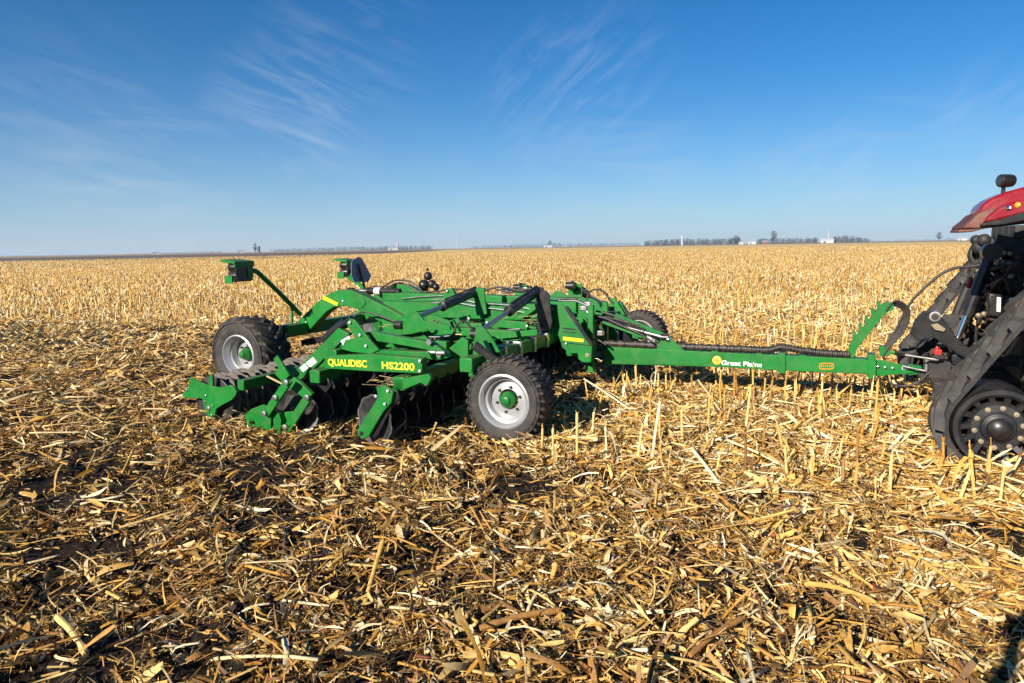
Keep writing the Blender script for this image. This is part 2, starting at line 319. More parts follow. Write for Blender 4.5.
# ------------------------------------------------------------------ corn residue
PAL = np.array([(.67, .46, .165), (.60, .35, .085), (.49, .245, .042), (.73, .56, .29), (.33, .16, .045), (.18, .085, .028), (.80, .68, .43), (.13, .065, .035), (.26, .075, .04), (.030, .019, .013)])
def pick(n, w): w = np.array(tuple(w) + (0,) * (10 - len(w)), float); return PAL[rng.choice(len(PAL), n, p=w / w.sum())] * rng.uniform(.82, 1.2, (n, 1))
WMIX = (5, 6, 5, 2.4, 3.4, 2.4, 1.3, 1.1); WPALE = (6.5, 4.8, 2.2, 4.8, 1.2, .5, 1.8, .1); WTILL = (4, 5.5, 5, 1.6, 4, 3, 1.0, 1.6)
WSTK = (5, 6, 5, 3, 1.2, .3, 1.5, .3); HALF = R(50)
def cover(x, y):                                                     # share of the soil that residue hides
    T = tilled(x, y); n = fbm(x / .55, y / .55, 41, 3); d = np.hypot(x, y); fd = np.clip((d - 6) / 5, 0, 1); side = np.clip((x + .9) / 4.5, -.6, .85) * (1 - fd) + .45 * fd
    n = .6 * n + .4 * fbm(x / .14, y / .14, 57, 2); c = np.clip((n - .475 + .07 * side) * 9 + .5, .08, 1); return np.where(T, np.clip(c, .10, 1) * np.clip(.72 + .32 * side, .42, 1), .95)
def scatter(r1, r2, dens):
    n = int(HALF * (r2 * r2 - r1 * r1) * dens); r = np.sqrt(rng.uniform(r1 * r1, r2 * r2, n)); a = rng.uniform(-HALF, HALF, n)
    x, y = r * np.sin(a), r * np.cos(a); k = rng.uniform(0, 1, n) < cover(x, y); return x[k], y[k]
def frames(n, sp, sr):
    h = rng.uniform(0, 2 * np.pi, n); p = rng.normal(0, sp, n); q = rng.normal(0, sr, n)
    d = np.stack([np.cos(h) * np.cos(p), np.sin(h) * np.cos(p), np.sin(p)], 1); s0 = np.stack([-np.sin(h), np.cos(h), np.zeros(n)], 1)
    n0 = np.cross(d, s0); s = s0 * np.cos(q)[:, None] + n0 * np.sin(q)[:, None]; return d, s, np.cross(d, s), p
BV, BF, BC = [], [], []; base = 0
def push(v, fpat, col):
    global base
    n, m = v.shape[:2]; BV.append(v.reshape(-1, 3)); BF.append((np.arange(n)[:, None, None] * m + fpat[None] + base).reshape(-1, 4)); BC.append(np.repeat(col, m, 0)); base += n * m
def soiled(x, y):                                                    # residue worked into the soil is stained by it, the more so where it was disced twice
    k = np.clip(.62 - .10 * x, .2, .85) * np.clip(1.25 - np.hypot(x, y) / 24, 0, 1) * np.where(tilled(x, y), 1, .1) * rng.uniform(0, 1.25, len(x)) ** 1.3
    k = np.clip(k, 0, .8)[:, None]; return (1 - k) + k * np.array([[.42, .36, .30]])
def strips(x, y, L, wd, seg, fold, curl, sp, sr, zl, w):
    n = len(x); d, s, nn, p = frames(n, sp, sr); L = L[:, None, None]; tt = np.linspace(-.5, .5, seg + 1)[None, :, None]
    bend = (rng.normal(0, curl, n)[:, None, None]); side = rng.normal(0, .09, n)[:, None, None]
    c = d[:, None] * tt * L + nn[:, None] * bend * L * (tt ** 2 * 2 - .25) + s[:, None] * side * L * (tt ** 2 * 2)
    prof = (1 - np.abs(tt * 2) ** 4 * rng.uniform(-.1, .85, (n, 2))[:, (np.linspace(-.5, .5, seg + 1) > 0).astype(int)][:, :, None]) * rng.uniform(.65, 1.3, (n, seg + 1, 1)) * wd[:, None, None] / 2
    tw = rng.normal(0, .7, n)[:, None, None] * tt; ss = s[:, None] * np.cos(tw) + nn[:, None] * np.sin(tw)
    if fold:
        fo = rng.uniform(-.5, .7, n)[:, None, None] * prof; v = np.stack([c - ss * prof + nn[:, None] * fo, c, c + ss * prof + nn[:, None] * fo], 2); k = 3
    else: v = np.stack([c - ss * prof, c + ss * prof], 2); k = 2
    v = v.reshape(n, -1, 3); low = v[:, :, 2].min(1)
    z = height(x, y) + rng.uniform(-.4, 1, n) ** 2 * zl - low * .75
    v = v + np.stack([x, y, z], 1)[:, None]
    fp = np.array([(i * k + j, i * k + j + 1, (i + 1) * k + j + 1, (i + 1) * k + j) for i in range(seg) for j in range(k - 1)]); push(v, fp, pick(n, w) * soiled(x, y))
def sticks(x, y, L, rad, seg, ns, bend, sp, zl, w):
    n = len(x); d, s, nn, p = frames(n, sp, 0); tt = np.linspace(-.5, .5, seg + 1)[None, :, None]; L_ = L[:, None, None]
    c = d[:, None] * tt * L_ + s[:, None] * rng.normal(0, bend, n)[:, None, None] * L_ * tt ** 2
    an = np.arange(ns) * 2 * np.pi / ns; r = rad[:, None, None, None] * rng.uniform(.8, 1.15, (n, seg + 1, 1, 1))
    v = c[:, :, None] + r * (s[:, None, None] * np.cos(an)[None, None, :, None] + nn[:, None, None] * np.sin(an)[None, None, :, None] * .8)
    v = v.reshape(n, -1, 3); z = height(x, y) + rng.uniform(0, 1, n) * zl - v[:, :, 2].min(1) * .8
    v = v + np.stack([x, y, z], 1)[:, None]
    fp = [(i * ns + j, i * ns + (j + 1) % ns, (i + 1) * ns + (j + 1) % ns, (i + 1) * ns + j) for i in range(seg) for j in range(ns)]
    if ns == 4: fp += [(3, 2, 1, 0), tuple(seg * 4 + q for q in range(4))]
    elif ns == 6: fp += [(3, 2, 1, 0), (5, 4, 3, 0)] + [tuple(seg * 6 + q for q in z4) for z4 in ((0, 1, 2, 3), (0, 3, 4, 5))]
    push(v, np.array(fp), pick(n, w) * soiled(x, y))
U = rng.uniform
def ln(n, m, s, lo, hi): return np.clip(rng.lognormal(math.log(m), s, n), lo, hi)
for (r1, r2, dl, dc, ds, dh, near) in ((2.2, 5.2, 1750, 7500, 85, 200, 2), (5.2, 9.5, 1100, 3000, 45, 130, 1), (9.5, 17, 620, 560, 20, 80, 0)):
    x, y = scatter(r1, r2, dl); n = len(x); strips(x, y, ln(n, .110, .6, .03, .42), ln(n, .0085, .55, .0025, .028), 5 if near else 3, near > 0, .22, .27, .7, .055, WMIX)
    x, y = scatter(r1, r2, dh); n = len(x); strips(x, y, ln(n, .13, .42, .05, .28), ln(n, .023, .40, .009, .046), 4 if near else 3, near > 0, .34, .36, .9, .055, WPALE)
    x, y = scatter(r1, r2, dc); n = len(x); strips(x, y, ln(n, .034, .6, .010, .10), ln(n, .0055, .5, .002, .014), 1, False, 0, .4, .8, .035, WTILL)
    x, y = scatter(r1, r2, ds); n = len(x); sticks(x, y, ln(n, .17, .6, .05, .6), U(.004, .012, n), 4 if near else 2, 6 if near else 4, .12, .16, .06, WSTK)
for r1, r2, dn in ((2.2, 5.2, 26), (5.2, 9.5, 12)):                   # torn husks: tufts of curled fibres
    x, y = scatter(r1, r2, dn); k_ = 7; x = np.repeat(x, k_) + rng.normal(0, .014, len(x) * k_); y = np.repeat(y, k_) + rng.normal(0, .014, len(y) * k_); n = len(x)
    strips(x, y, ln(n, .13, .4, .05, .26), ln(n, .010, .45, .003, .024), 5, True, .55, .45, .9, .05, (3, 2, .6, 5, .4, .1, 3, 0))
for r1, r2, dn, lm in ((2.2, 6, 3, .20), (6, 12, 13, .32), (12, 18, 5, .34)):   # long broken stalks and leaf blades on top of the litter
    x, y = scatter(r1, r2, dn); n = len(x); sticks(x, y, ln(n, lm, .4, .12, .75), U(.006, .012, n), 4, 6, .10, .17, .09, (6, 6, 3, 4, 1, .2, 1, 0))
    x, y = scatter(r1, r2, dn * 2.5); n = len(x); strips(x, y, ln(n, lm * .8, .4, .12, .6), ln(n, .022, .35, .01, .04), 6, True, .18, .3, .8, .07, (5, 4, 2, 6, 1, .2, 2, 0))
for r1, r2, dn in ((2.2, 5.2, 420), (5.2, 9.5, 150)):                 # crumbs and clods of soil
    x, y = scatter(r1, r2, dn); k = tilled(x, y); x, y = x[k], y[k]; n = len(x); sticks(x, y, U(.008, .05, n), U(.005, .022, n), 2, 6, .3, .5, .012, (0,) * 9 + (1,))
x, y = scatter(2.2, 12, 2.2); n = len(x); sticks(x, y, U(.05, .13, n), U(.010, .015, n), 3, 6, .05, .15, .05, (0, 0, 0, 0, 0, 0, 0, 0, 1))
x, y = scatter(17, 34, 150); n = len(x); strips(x, y, ln(n, .17, .4, .08, .4), ln(n, .026, .4, .01, .06), 2, False, .3, .35, .7, .06, WPALE)
x, y = scatter(17, 34, 8); n = len(x); sticks(x, y, ln(n, .22, .4, .1, .5), U(.008, .014, n), 1, 4, 0, .2, .06, WPALE)
x, y = scatter(34, 80, 17); n = len(x); strips(x, y, ln(n, .26, .4, .1, .5), ln(n, .06, .4, .03, .12), 1, False, 0, .4, .7, .08, WPALE)
v, f, c = np.concatenate(BV), np.concatenate(BF), np.concatenate(BC)
ro = bpy.data.objects.new('corn_residue', np_mesh('corn_residue', v, f, 'straw', c)); COL.objects.link(ro)
props(ro, 'chopped golden corn leaves, husks and stalk bits strewn over the dark soil', 'crop residue', kind='stuff')

# ------------------------------------------------------------------ standing stubble in rows along the machine's heading
rows = []
for k in range(-5, 420):
    vv = 3.75 + k * .76 if k >= 0 else 3.75 + k * .76 - .15
    if abs(vv) < 3.6 and False: continue
    st_ = .19 if k < 150 else .75; uu = np.arange(-300, 300, st_); uu = uu + rng.uniform(-.07, .07, len(uu)); keep = rng.uniform(0, 1, len(uu)) < .72
    uu = uu[keep]; vj = vv + rng.normal(0, .035, len(uu)); p = O[:2] + uu[:, None] * uh[:2] + vj[:, None] * vh[:2]; rows.append(p)
for k in range(9):                                                   # rows in front of the implement
    vv = -3.05 + k * .76
    uu = np.arange(.25, 60, .2) + rng.uniform(-.08, .08, 299)[:len(np.arange(.25, 60, .2))]; keep = rng.uniform(0, 1, len(uu)) < .62; uu = uu[keep]
    vj = vv + rng.normal(0, .04, len(uu)); rows.append(O[:2] + uu[:, None] * uh[:2] + vj[:, None] * vh[:2])
ps = np.concatenate(rows); d = np.hypot(ps[:, 0], ps[:, 1]); a = np.arctan2(ps[:, 0], ps[:, 1]); ps_ok = (np.abs(a) < HALF) & (d < 300) & ~tilled(ps[:, 0], ps[:, 1])
u_, v_ = uv_of(ps[:, 0], ps[:, 1]); ps_ok &= ~((u_ > 3.6) & (np.abs(np.abs(v_) - 1.8) < .4) & (u_ < 9)); ps_ok &= ~((np.abs(v_) < .35) & (u_ < .3))
ps_ok &= ~((np.abs(u_ - .05) < .55) & (np.abs(np.abs(v_) - 2.68) < .35))
ps, d = ps[ps_ok], d[ps_ok]; ps = ps[np.argsort(d)]; d = np.sort(d)
a = np.degrees(np.arctan2(ps[:, 0], ps[:, 1])); inview = np.abs(a) < 37.5
ind = np.where(inview)[0][:300]; rest = np.setdiff1d(np.arange(len(ps)), ind)
def stalk_variant(i):
    b = MB(); h = random.uniform(.17, .34); tx, ty = random.gauss(0, .12), random.gauss(0, .12); r0 = random.uniform(.0085, .013)
    pts = [(tx * z * h, ty * z * h, z * h - .02) for z in (0, .3, .45, .5, .55, .8, 1)]; b.tube(pts, r0, 7, rr=[r0 * q for q in (1.15, 1, .95, 1.2, .92, .9, .95)])
    for k in range(random.choice((0, 1, 1, 2))):                     # dry leaf or sheath strip hanging from a node
        z = h * random.choice((.5, .5, .8)); g = random.uniform(0, 6.28); L = random.uniform(.08, .2); wd = random.uniform(.008, .016); e = np.array((math.cos(g), math.sin(g), 0)); sd = np.array((-e[1], e[0], 0))
        P = [np.array((tx * z, ty * z, z)) + e * L * q * .8 + np.array((0, 0, L * (.5 * q - 1.25 * q * q))) for q in (0, .25, .5, .75, 1)]
        vs = []
        for j, p in enumerate(P):
            w_ = wd * (1, 1.1, 1, .7, .2)[j]; vs += [p - sd * w_, p + sd * w_]
        b.add(vs, [(2 * j, 2 * j + 1, 2 * j + 3, 2 * j + 2) for j in range(4)])
    for k in range(2):                                               # frayed top
        g = random.uniform(0, 6.28); b.beam((tx * h, ty * h, h - .025), (tx * h + .01 * math.cos(g), ty * h + .01 * math.sin(g), h + random.uniform(.005, .04)), .006, .003)
    m = b.build('standing_stalk', 'straw', None); me = m.data; n = len(me.vertices)
    at_ = me.attributes.new('Col', 'FLOAT_COLOR', 'POINT'); c = np.ones((n, 4), np.float32); c[:, :3] = pick(1, (5, 7, 4, 1.5, 1.4, .2, .5, 0))[0]; at_.data.foreach_set('color', c.ravel())
    bpy.data.objects.remove(m); return me
SV = [stalk_variant(i) for i in range(16)]
HZ = height(ps[:, 0], ps[:, 1])
for i in ind:
    o = bpy.data.objects.new('standing_stalk', random.choice(SV)); COL.objects.link(o); o.location = (ps[i, 0], ps[i, 1], HZ[i]); o.rotation_euler = (random.gauss(0, .08), random.gauss(0, .08), random.uniform(0, 6.28))
    q = random.uniform(.85, 1.5); o.scale = (1.2, 1.2, q)
    props(o, 'short cut corn stalk standing in the nearest uncut-by-disc stubble rows', 'corn stalk', 'cut corn stalks standing in the nearest rows')
BV, BF, BC = [], [], []; base = 0
def stubble(idx, ns, far_):
    n = len(idx); x, y = ps[idx, 0], ps[idx, 1]; h = U(.16, .36, n) * (1.1 if far_ else 1); tl = rng.normal(0, .14, (n, 2)); r = U(.009, .014, n) * (1.7 * np.clip(d[idx] / 60, 1, 3) if far_ else 1)
    an = np.arange(ns) * 2 * np.pi / ns; zz = np.array([0, .5, 1.]) if not far_ else np.array([0, 1.]); m = len(zz)
    ring = np.stack([np.cos(an), np.sin(an), 0 * an], 1)[None, None] * r[:, None, None, None]
    c = np.stack([tl[:, :1] * zz * h[:, None], tl[:, 1:] * zz * h[:, None], zz * h[:, None]], 2)
    v = (c[:, :, None] + ring).reshape(n, -1, 3) + np.stack([x, y, HZ[idx]], 1)[:, None]
    push(v, np.array([(i * ns + j, i * ns + (j + 1) % ns, (i + 1) * ns + (j + 1) % ns, (i + 1) * ns + j) for i in range(m - 1) for j in range(ns)]), pick(n, WPALE))
    for k in range(2):
        g = U(0, 6.28, n); e = np.stack([np.cos(g), np.sin(g), 0 * g], 1); sd = np.stack([-np.sin(g), np.cos(g), 0 * g], 1); L = U(.1, .3, n)[:, None]; w = U(.008, .02, n)[:, None] * (1.8 * np.clip(d[idx] / 60, 1, 3)[:, None] if far_ else 1); z0 = (h * U(.3, 1, n))[:, None]
        P0 = np.stack([x, y, HZ[idx]], 1) + np.concatenate([tl * z0, z0], 1); P1 = P0 + e * L * .5 + np.array([0, 0, .06]) * U(-.8, 1.3, n)[:, None]; P2 = P1 + e * L * .5 - np.array([0, 0, 1.]) * np.minimum(U(.05, .22, n)[:, None], z0)
        v = np.stack([P0 - sd * w, P0 + sd * w, P1 - sd * w, P1 + sd * w, P2 - sd * w * .4, P2 + sd * w * .4], 1); push(v, np.array([(0, 1, 3, 2), (2, 3, 5, 4)]), pick(n, WPALE))
rest = rest[(d[rest] < 70) | (rng.uniform(0, 1, len(rest)) < 70 / d[rest])]; dn = d[rest]; stubble(rest[dn < 26], 5, False); far_i = rest[dn >= 26]; stubble(far_i, 3, True)
v, f, c = np.concatenate(BV), np.concatenate(BF), np.concatenate(BC)
o = bpy.data.objects.new('standing_stubble', np_mesh('standing_stubble', v, f, 'straw', c)); COL.objects.link(o)
props(o, 'endless rows of pale cut corn stubble running to the horizon', 'stubble', kind='stuff')
# ------------------------------------------------------------------ the disc implement
imp = empty('disc_cultivator', O, -YAW)
props(imp, 'green disc cultivator with yellow lettering, unfolded and working the corn stubble', 'farm implement')
I = imp; GP = 'green_paint'
def pt(c, g, r, t): return np.array(c) + np.array((r * math.cos(g), t, r * math.sin(g)))
def tread(b, c, Rt, half, n, w, h, skew, sweep_pts, both=True):
    for k in range(n):
        for sd in (-1, 1):
            g0 = 2 * math.pi * (k + (.5 if sd > 0 else 0)) / n; vs = []
            for q in sweep_pts:
                t = sd * half * q; r = Rt - .012 - (.05 * Rt / .5 if q > .95 else 0); g = g0 + skew * q ** 1.4
                ww = w * (1 + .35 * q) / Rt / 2; hh = h * (.9 if q > .95 else 1)
                vs += [pt(c, g - ww, r, t), pt(c, g + ww, r, t), pt(c, g + ww * .7, r + .012 + hh, t), pt(c, g - ww * .7, r + .012 + hh, t)]
            m = len(sweep_pts); fs = [(0, 1, 2, 3), tuple(4 * (m - 1) + j for j in (3, 2, 1, 0))]
            fs += [(4 * i + j, 4 * i + (j + 1) % 4, 4 * i + 4 + (j + 1) % 4, 4 * i + 4 + j) for i in range(m - 1) for j in range(4)]; b.add(vs, fs)
def wheel(c, Rt, Rr, w, s, n, lw, lh, skew):
    ax = (0, s, 0)
    rim = part('wheel', 'silver_rim', I, lambda b: b.lathe(c, ax, [(Rr + .018, .46 * w), (Rr, .475 * w), (Rr - .016, .44 * w), (Rr - .03, .30 * w), (Rr - .055, .27 * w), (Rr - .065, .10 * w),
        (.11, .13 * w), (.10, .06 * w), (Rr - .075, .04 * w), (Rr - .035, -.3 * w), (Rr, -.46 * w), (Rr + .018, -.46 * w)], 56, True), sharp=50)
    b = MB(); b.lathe(c, ax, [(Rr, .44 * w), (Rr + .03, .47 * w), ((Rt + Rr) / 2, .50 * w), (Rt - .07, .495 * w), (Rt - .03, .45 * w), (Rt - .008, .36 * w), (Rt, .15 * w), (Rt, -.15 * w), (Rt - .008, -.36 * w),
        (Rt - .03, -.45 * w), (Rt - .07, -.495 * w), ((Rt + Rr) / 2, -.5 * w), (Rr + .03, -.47 * w), (Rr, -.44 * w)], 72, True)
    for q in (.6, .78): b.lathe(c, ax, [(Rr + (Rt - Rr) * q, .492 * w), (Rr + (Rt - Rr) * q + .006, .512 * w), (Rr + (Rt - Rr) * q + .012, .492 * w)], 60)
    b.f = [q for q in b.f if len(q) < 50]
    tread(b, c, Rt, w * .485, n, lw, lh, skew, (.04, .3, .6, .85, 1.0)); b.build('tyre', 'rubber', rim)
    h = MB(); h.lathe(c, ax, [(.085, .02), (.088, .2 * w), (.075, .25 * w), (.05, .30 * w), (.045, .36 * w), (.03, .38 * w)], 24); h.build('hub', GP, rim)
    n_ = MB()
    for k in range(6):
        g = k * math.pi / 3 + .3; p = pt(c, g, .135, 0); n_.lathe(p, ax, [(.014, .09 * w), (.014, .19 * w), (.008, .2 * w)], 6)
    n_.build('wheel_bolt', 'dusty_black', rim)
wheel((-.03, -2.70, .43), .44, .27, .38, -1, 34, .03, .012, .10); wheel((-.03, 2.70, .43), .44, .27, .38, 1, 34, .03, .012, .10)
wheel((-4.68, -1.71, .53), .515, .285, .56, -1, 20, .05, .036, .42); wheel((-4.75, 1.71, .535), .515, .29, .56, -1, 22, .045, .028, .42)

# tongue
tg = part('tongue', GP, I, lambda b: b.trace([(604, 346.5), (716, 352.3), (780, 355.3), (862, 359), (876, 361), (876, 375.5), (862, 374), (780, 370.6), (716, 367), (604, 364)], -.09, .18), bevel=.008)
def doubler(b): b.trace([(606, 348), (703, 353), (714, 356), (709, 362.5), (697, 365), (606, 362.8)], -.098, .008)
part('doubler_plate', GP, tg, doubler, bevel=.002)
part('collar', GP, tg, lambda b: [b.trace([(778, 353), (785.5, 353.3), (785.5, 373.5), (778, 373.2)], -.115, .23), b.trace([(868, 355), (876, 355.5), (876, 379.5), (868, 379)], -.125, .25)], bevel=.005, split=True)
ht = part('hitch', GP, I, lambda b: [b.trace([(875, 359.5), (884, 360.5), (903, 365), (914, 367), (914, 373.2), (884, 375.6), (875, 376)], -.07, .02), b.trace([(875, 359.5), (884, 360.5), (903, 365), (914, 367), (914, 373.2), (884, 375.6), (875, 376)], .06, .02),
     b.trace([(908, 364.5), (922, 366.5), (922, 374), (908, 375.5)], -.045, .09)], bevel=.004)
part('hitch_bolt', 'chrome', ht, lambda b: [b.lathe(Q(x, y, -.07), (0, -1, 0), [(.018, 0), (.018, .012), (.01, .015)], 6) for x, y in ((878, 367.2), (885, 368), (893, 368.6))], split=True)
part('hitch_decal', 'decal_white', ht, lambda b: b.trace([(902, 365.5), (908, 366.5), (908, 370), (902, 369.5)], -.074, .003))
bd = part('round_badge', 'gold_badge', tg, lambda b: b.lathe(Q(717, 360.2, -.091), (0, -1, 0), [(.056, 0), (.056, .009), (.05, .011)], 28))
def badge_marks(b):
    c = Q(717, 360, -.103)
    for k, (dx, dz, L) in enumerate(((-.02, .012, .05), (0, 0, .062), (.015, -.015, .05))): b.beam(c + np.array((dx - .018, 0, dz - .02)), c + np.array((dx + .012, 0, dz + .02)), .002, .007)
part('badge_marks', GP, bd, badge_marks)
lettering('Great Plains', 'white_lettering', 'white_letters', tg, Q(721, 364.6, -.0925), Q(761.5, 367.0, -.0925), .058, bold=.022)
def oval(b):
    P = [Q(826.5 + 7 * math.copysign(abs(math.cos(g)) ** .5, math.cos(g)), 366.2 + 2.9 * math.copysign(abs(math.sin(g)) ** .5, math.sin(g)), -.094) for g in np.linspace(0, 2 * math.pi, 25)]; b.tube(P, .006, 6)
    for x in (822.5, 826.5, 830.5): b.tube([Q(x - 1.2, 367.2, -.093), Q(x - 1, 365.2, -.093), Q(x + 1, 365.3, -.093), Q(x + 1.1, 367.3, -.093)], .005, 6)
part('oval_badge', 'amber_lens', tg, oval)
# hose holder with cable teeth, conduit, hoses
def holder(b):
    b.trace([(847, 357), (849, 347), (853, 340), (866, 324), (879, 307.5), (884, 303), (889, 302), (894, 304.5), (893, 310), (888, 312), (884, 315), (872, 330), (860, 345), (856, 351), (854, 358)], -.05, .10)
    for k in range(5):
        x, y = 853 + k * 6.1, 337 - k * 7.3; b.trace([(x, y + 3), (x - .8, y - 6.5), (x + 1.6, y - 7.5), (x + 4, y - 1.5)], -.045 + .0 * k, .02)
part('hose_holder', GP, I, holder, bevel=.004)
cp = spline([Q(x, y, -.03) for x, y in ((604, 343), (650, 345), (700, 347.2), (745, 349), (768, 350), (782, 347.3), (800, 350), (822, 352.8), (850, 354.5))], 24)
part('hose_conduit', 'hose_rubber', I, lambda b: b.tube(cp, .04, 12, rr=[.049 if i % 4 < 2 else .039 for i in range(len(cp))]))
part('conduit_clamp', GP, I, lambda b: [b.trace([(x, 350 + (x - 700) * .05), (x + 6, 350.3 + (x - 700) * .05), (x + 6, 354 + (x - 700) * .05), (x, 353.7 + (x - 700) * .05)], -.07, .14) for x in (712, 756, 800)], split=True)
def hoses(b):
    for k in range(4):
        o = k * 1.6; b.tube(spline([Q(x + q * o, y + z * o, .03 - .03 * k) for x, y, q, z in ((886, 306, 0, 1), (894, 305.5, .3, -1), (902, 309, 1, -.5), (904.5, 318, 1, 0), (898, 331, .8, .7), (888, 342, .5, .8), (882, 352, .3, 1), (884, 358, .3, .4))]), .012, 8)
part('looped_hose', 'dusty_hose', I, hoses, split=True)
part('hose_coupler', GP, I, lambda b: [b.trace([(880, 346), (889, 348), (890, 356), (880, 356)], -.06, .10), b.tube([Q(888, 352, -.02), Q(897, 352.5, -.02)], .022, 10)], split=True)
def feed(b):
    for k in range(4):
        b.tube(spline([Q(895, 351.5 + k * .9, -.05 + k * .03), Q(907, 352.5 + k * .8, -.03), Q(920, 348.5 + k * 1.4, 0), Q(931, 341 + k * 1.8, .05), Q(941, 334 + k * 1.6, .1), Q(952, 329 + k, .2)]), .015, 8)
    b.tube(spline([Q(*p, .1) for p in ((886, 345), (897, 328), (906, 310), (916, 296), (930, 283), (942, 273.5), (955, 268), (972, 266.5), (986, 264))]), .016, 8)
    b.tube(spline([Q(*p, -.1) for p in ((884, 376), (892, 384), (906, 386), (918, 382), (930, 372))]), .013, 8)
part('supply_hose', 'dusty_hose', I, feed, split=True)

# centre frame
def side(v, th):
    def f(b):
        b.trace([(545.5, 304), (563, 305.5), (569, 309), (589, 341), (592, 346), (591, 362.5), (583, 362.5), (573, 356), (562, 347.5), (560, 341), (548, 333)], v, th)
    return f
sp = part('side_plate', GP, I, side(-.62, .05), bevel=.006)
part('side_plate', GP, I, lambda b: b.plate([(a, c) for a, c in [tuple(Q(x, y, -.62)[[0, 2]]) for x, y in ((545.5, 304), (563, 305.5), (569, 309), (589, 341), (592, 346), (591, 362.5), (583, 362.5), (573, 356), (562, 347.5), (560, 341), (548, 333))]], .57, .62), bevel=.006)
part('reflector_strip', 'yellow_tape', sp, lambda b: b.trace([(563, 336.6), (583.5, 339), (583.5, 342.2), (563, 340.2)], -.626, .005))
part('plate_lip', GP, sp, lambda b: b.trace([(560, 340.6), (590, 344), (590, 345.5), (560, 342)], -.645, .03), bevel=.003)
part('slot', 'black_paint_and_shade', sp, lambda b: [b.trace([(562.5, 327.5), (576, 329), (576, 330.4), (562.5, 329)], -.6235, .004), b.trace([(562.5, 331), (576, 332.3), (576, 333.2), (562.5, 332)], -.6235, .004)], split=True)
part('plate_bolt', 'tan_bolt', sp, lambda b: b.lathe(Q(587.5, 355, -.62), (0, -1, 0), [(.03, 0), (.03, .012), (.012, .014)], 14))
part('diagonal_brace', 'black_paint_and_shade', sp, lambda b: b.beam(Q(566, 307, -.65), Q(592, 345, -.65), .05, .04))
for sv in (-1, 1):
    part('main_rail', GP, I, lambda b: b.box((-1.75, .6 * sv, 1.13), (2.6, .18, .22)), bevel=.01)
    part('lower_rail', GP, I, lambda b: b.beam((-3.0, .75 * sv, .92), (-.35, .62 * sv, .86), .14, .16), bevel=.01)
    part('tongue_post', GP, I, lambda b: [b.box((.06, .32 * sv, .76), (.075, .075, .9)), b.box((.06, .32 * sv, .315), (.12, .1, .02))], bevel=.005)
part('centre_beam', GP, I, lambda b: b.beam(Q(386, 297, 0), Q(505, 301, 0), .2, .17), bevel=.012)
part('centre_beam', GP, I, lambda b: b.beam(Q(472, 300, .1), Q(540, 300.5, .1), .16, .14), bevel=.012)
part('cross_member', GP, I, lambda b: [b.box((u, 0, w), (.14, 1.1, .16)) for u, w in ((-.15, .62), (-.62, 1.0), (-1.55, 1.0), (-2.5, 1.0), (-3.0, .95))], bevel=.008, split=True)
part('curved_gusset', GP, I, lambda b: [b.trace([(446, 312), (452, 307), (466, 303), (474, 304), (477, 311), (476, 318), (468, 323), (452, 321)], -.5, .04), b.trace([(395, 320), (410, 312), (436, 316), (452, 322), (458, 332), (440, 336), (410, 333)], -.85, .03)], bevel=.004, split=True)
part('tower_plate', 'black_paint_and_shade', I, lambda b: [b.trace([(537, 300), (540, 292), (545, 290), (549, 294), (550, 307), (552, 322), (549, 334), (535, 335), (537, 320)], -.80, .03), b.trace([(535, 300), (540, 292), (545, 290), (549, 294), (550, 307), (552, 322), (549, 334), (535, 335), (537, 320)], -.68, .03)], bevel=.004, split=True)  # near tower pair is black, the remaining tower plates are green
part('tower_plate', GP, I, lambda b: [b.trace([(473, 292), (478, 287), (484, 288), (485, 300), (487, 314), (476, 316), (475, 304)], -.78, .025), b.trace([(443, 296), (447, 288.5), (452, 288), (455, 294), (456, 300), (443, 300)], -.3, .05)], bevel=.004, split=True)
part('tower_plate', GP, I, lambda b: [b.box((-.55, .75, 1.22), (.22, .03, .44)), b.box((-1.45, .75, 1.2), (.2, .03, .42)), b.box((-.04, 0, .78), (.05, .55, .5))], bevel=.004, split=True)
# fold cylinders: thick barrels at the towers, rods to lugs on the wings
def cyl(p, q, k, r1, r2, name='hydraulic_cylinder'):
    p, q = np.array(p), np.array(q); m = p + (q - p) * k; d = (q - p) / np.linalg.norm(q - p)
    o = part(name, 'black_paint_and_shade', I, lambda b: b.lathe(p, d, [(r1 * .6, -.03), (r1, 0), (r1, np.linalg.norm(m - p) - .05), (r1 * 1.12, np.linalg.norm(m - p) - .045), (r1 * 1.12, np.linalg.norm(m - p)), (r2 * 1.2, np.linalg.norm(m - p) + .01)], 20))
    part('piston_rod', 'steel', o, lambda b: b.tube([m, q], r2, 12)); part('rod_eye', 'black_paint_and_shade', o, lambda b: [b.lathe(q - np.array((.05, 0, 0)), (1, 0, 0), [(.05, 0), (.05, .1)], 14), b.lathe(p - np.array((.06, 0, 0)), (1, 0, 0), [(.05, 0), (.05, .12)], 14)], split=True)
    part('cylinder_hose', 'hose_rubber', o, lambda b: b.tube([p + d * .05 + np.array((0, 0, r1 + .02)), m - d * .06 + np.array((0, 0, r1 + .02))], .012, 6)); return o
cyl((-.56, -.66, 1.42), (-.56, -2.45, 1.06), .52, .06, .028); cyl((-1.47, -.66, 1.40), (-1.5, -2.55, 1.14), .50, .055, .03)
cyl((-.56, .55, 1.42), (-.56, 2.2, 1.02), .45, .06, .03); cyl((-1.47, .66, 1.38), (-1.5, 2.4, 1.05), .5, .055, .03)
c1 = cyl(Q(397, 291.5, -.05), Q(351, 290.5, -.05), .62, .055, .03)
part('cylinder_label', 'decal_white', c1, lambda b: b.lathe(Q(381, 291.2, -.05), Q(372, 291, -.05) - Q(381, 291.2, -.05), [(.057, 0), (.057, .11)], 20))
cyl((.0, -.05, 1.0), Q(665, 337.5, -.05), .72, .05, .025)
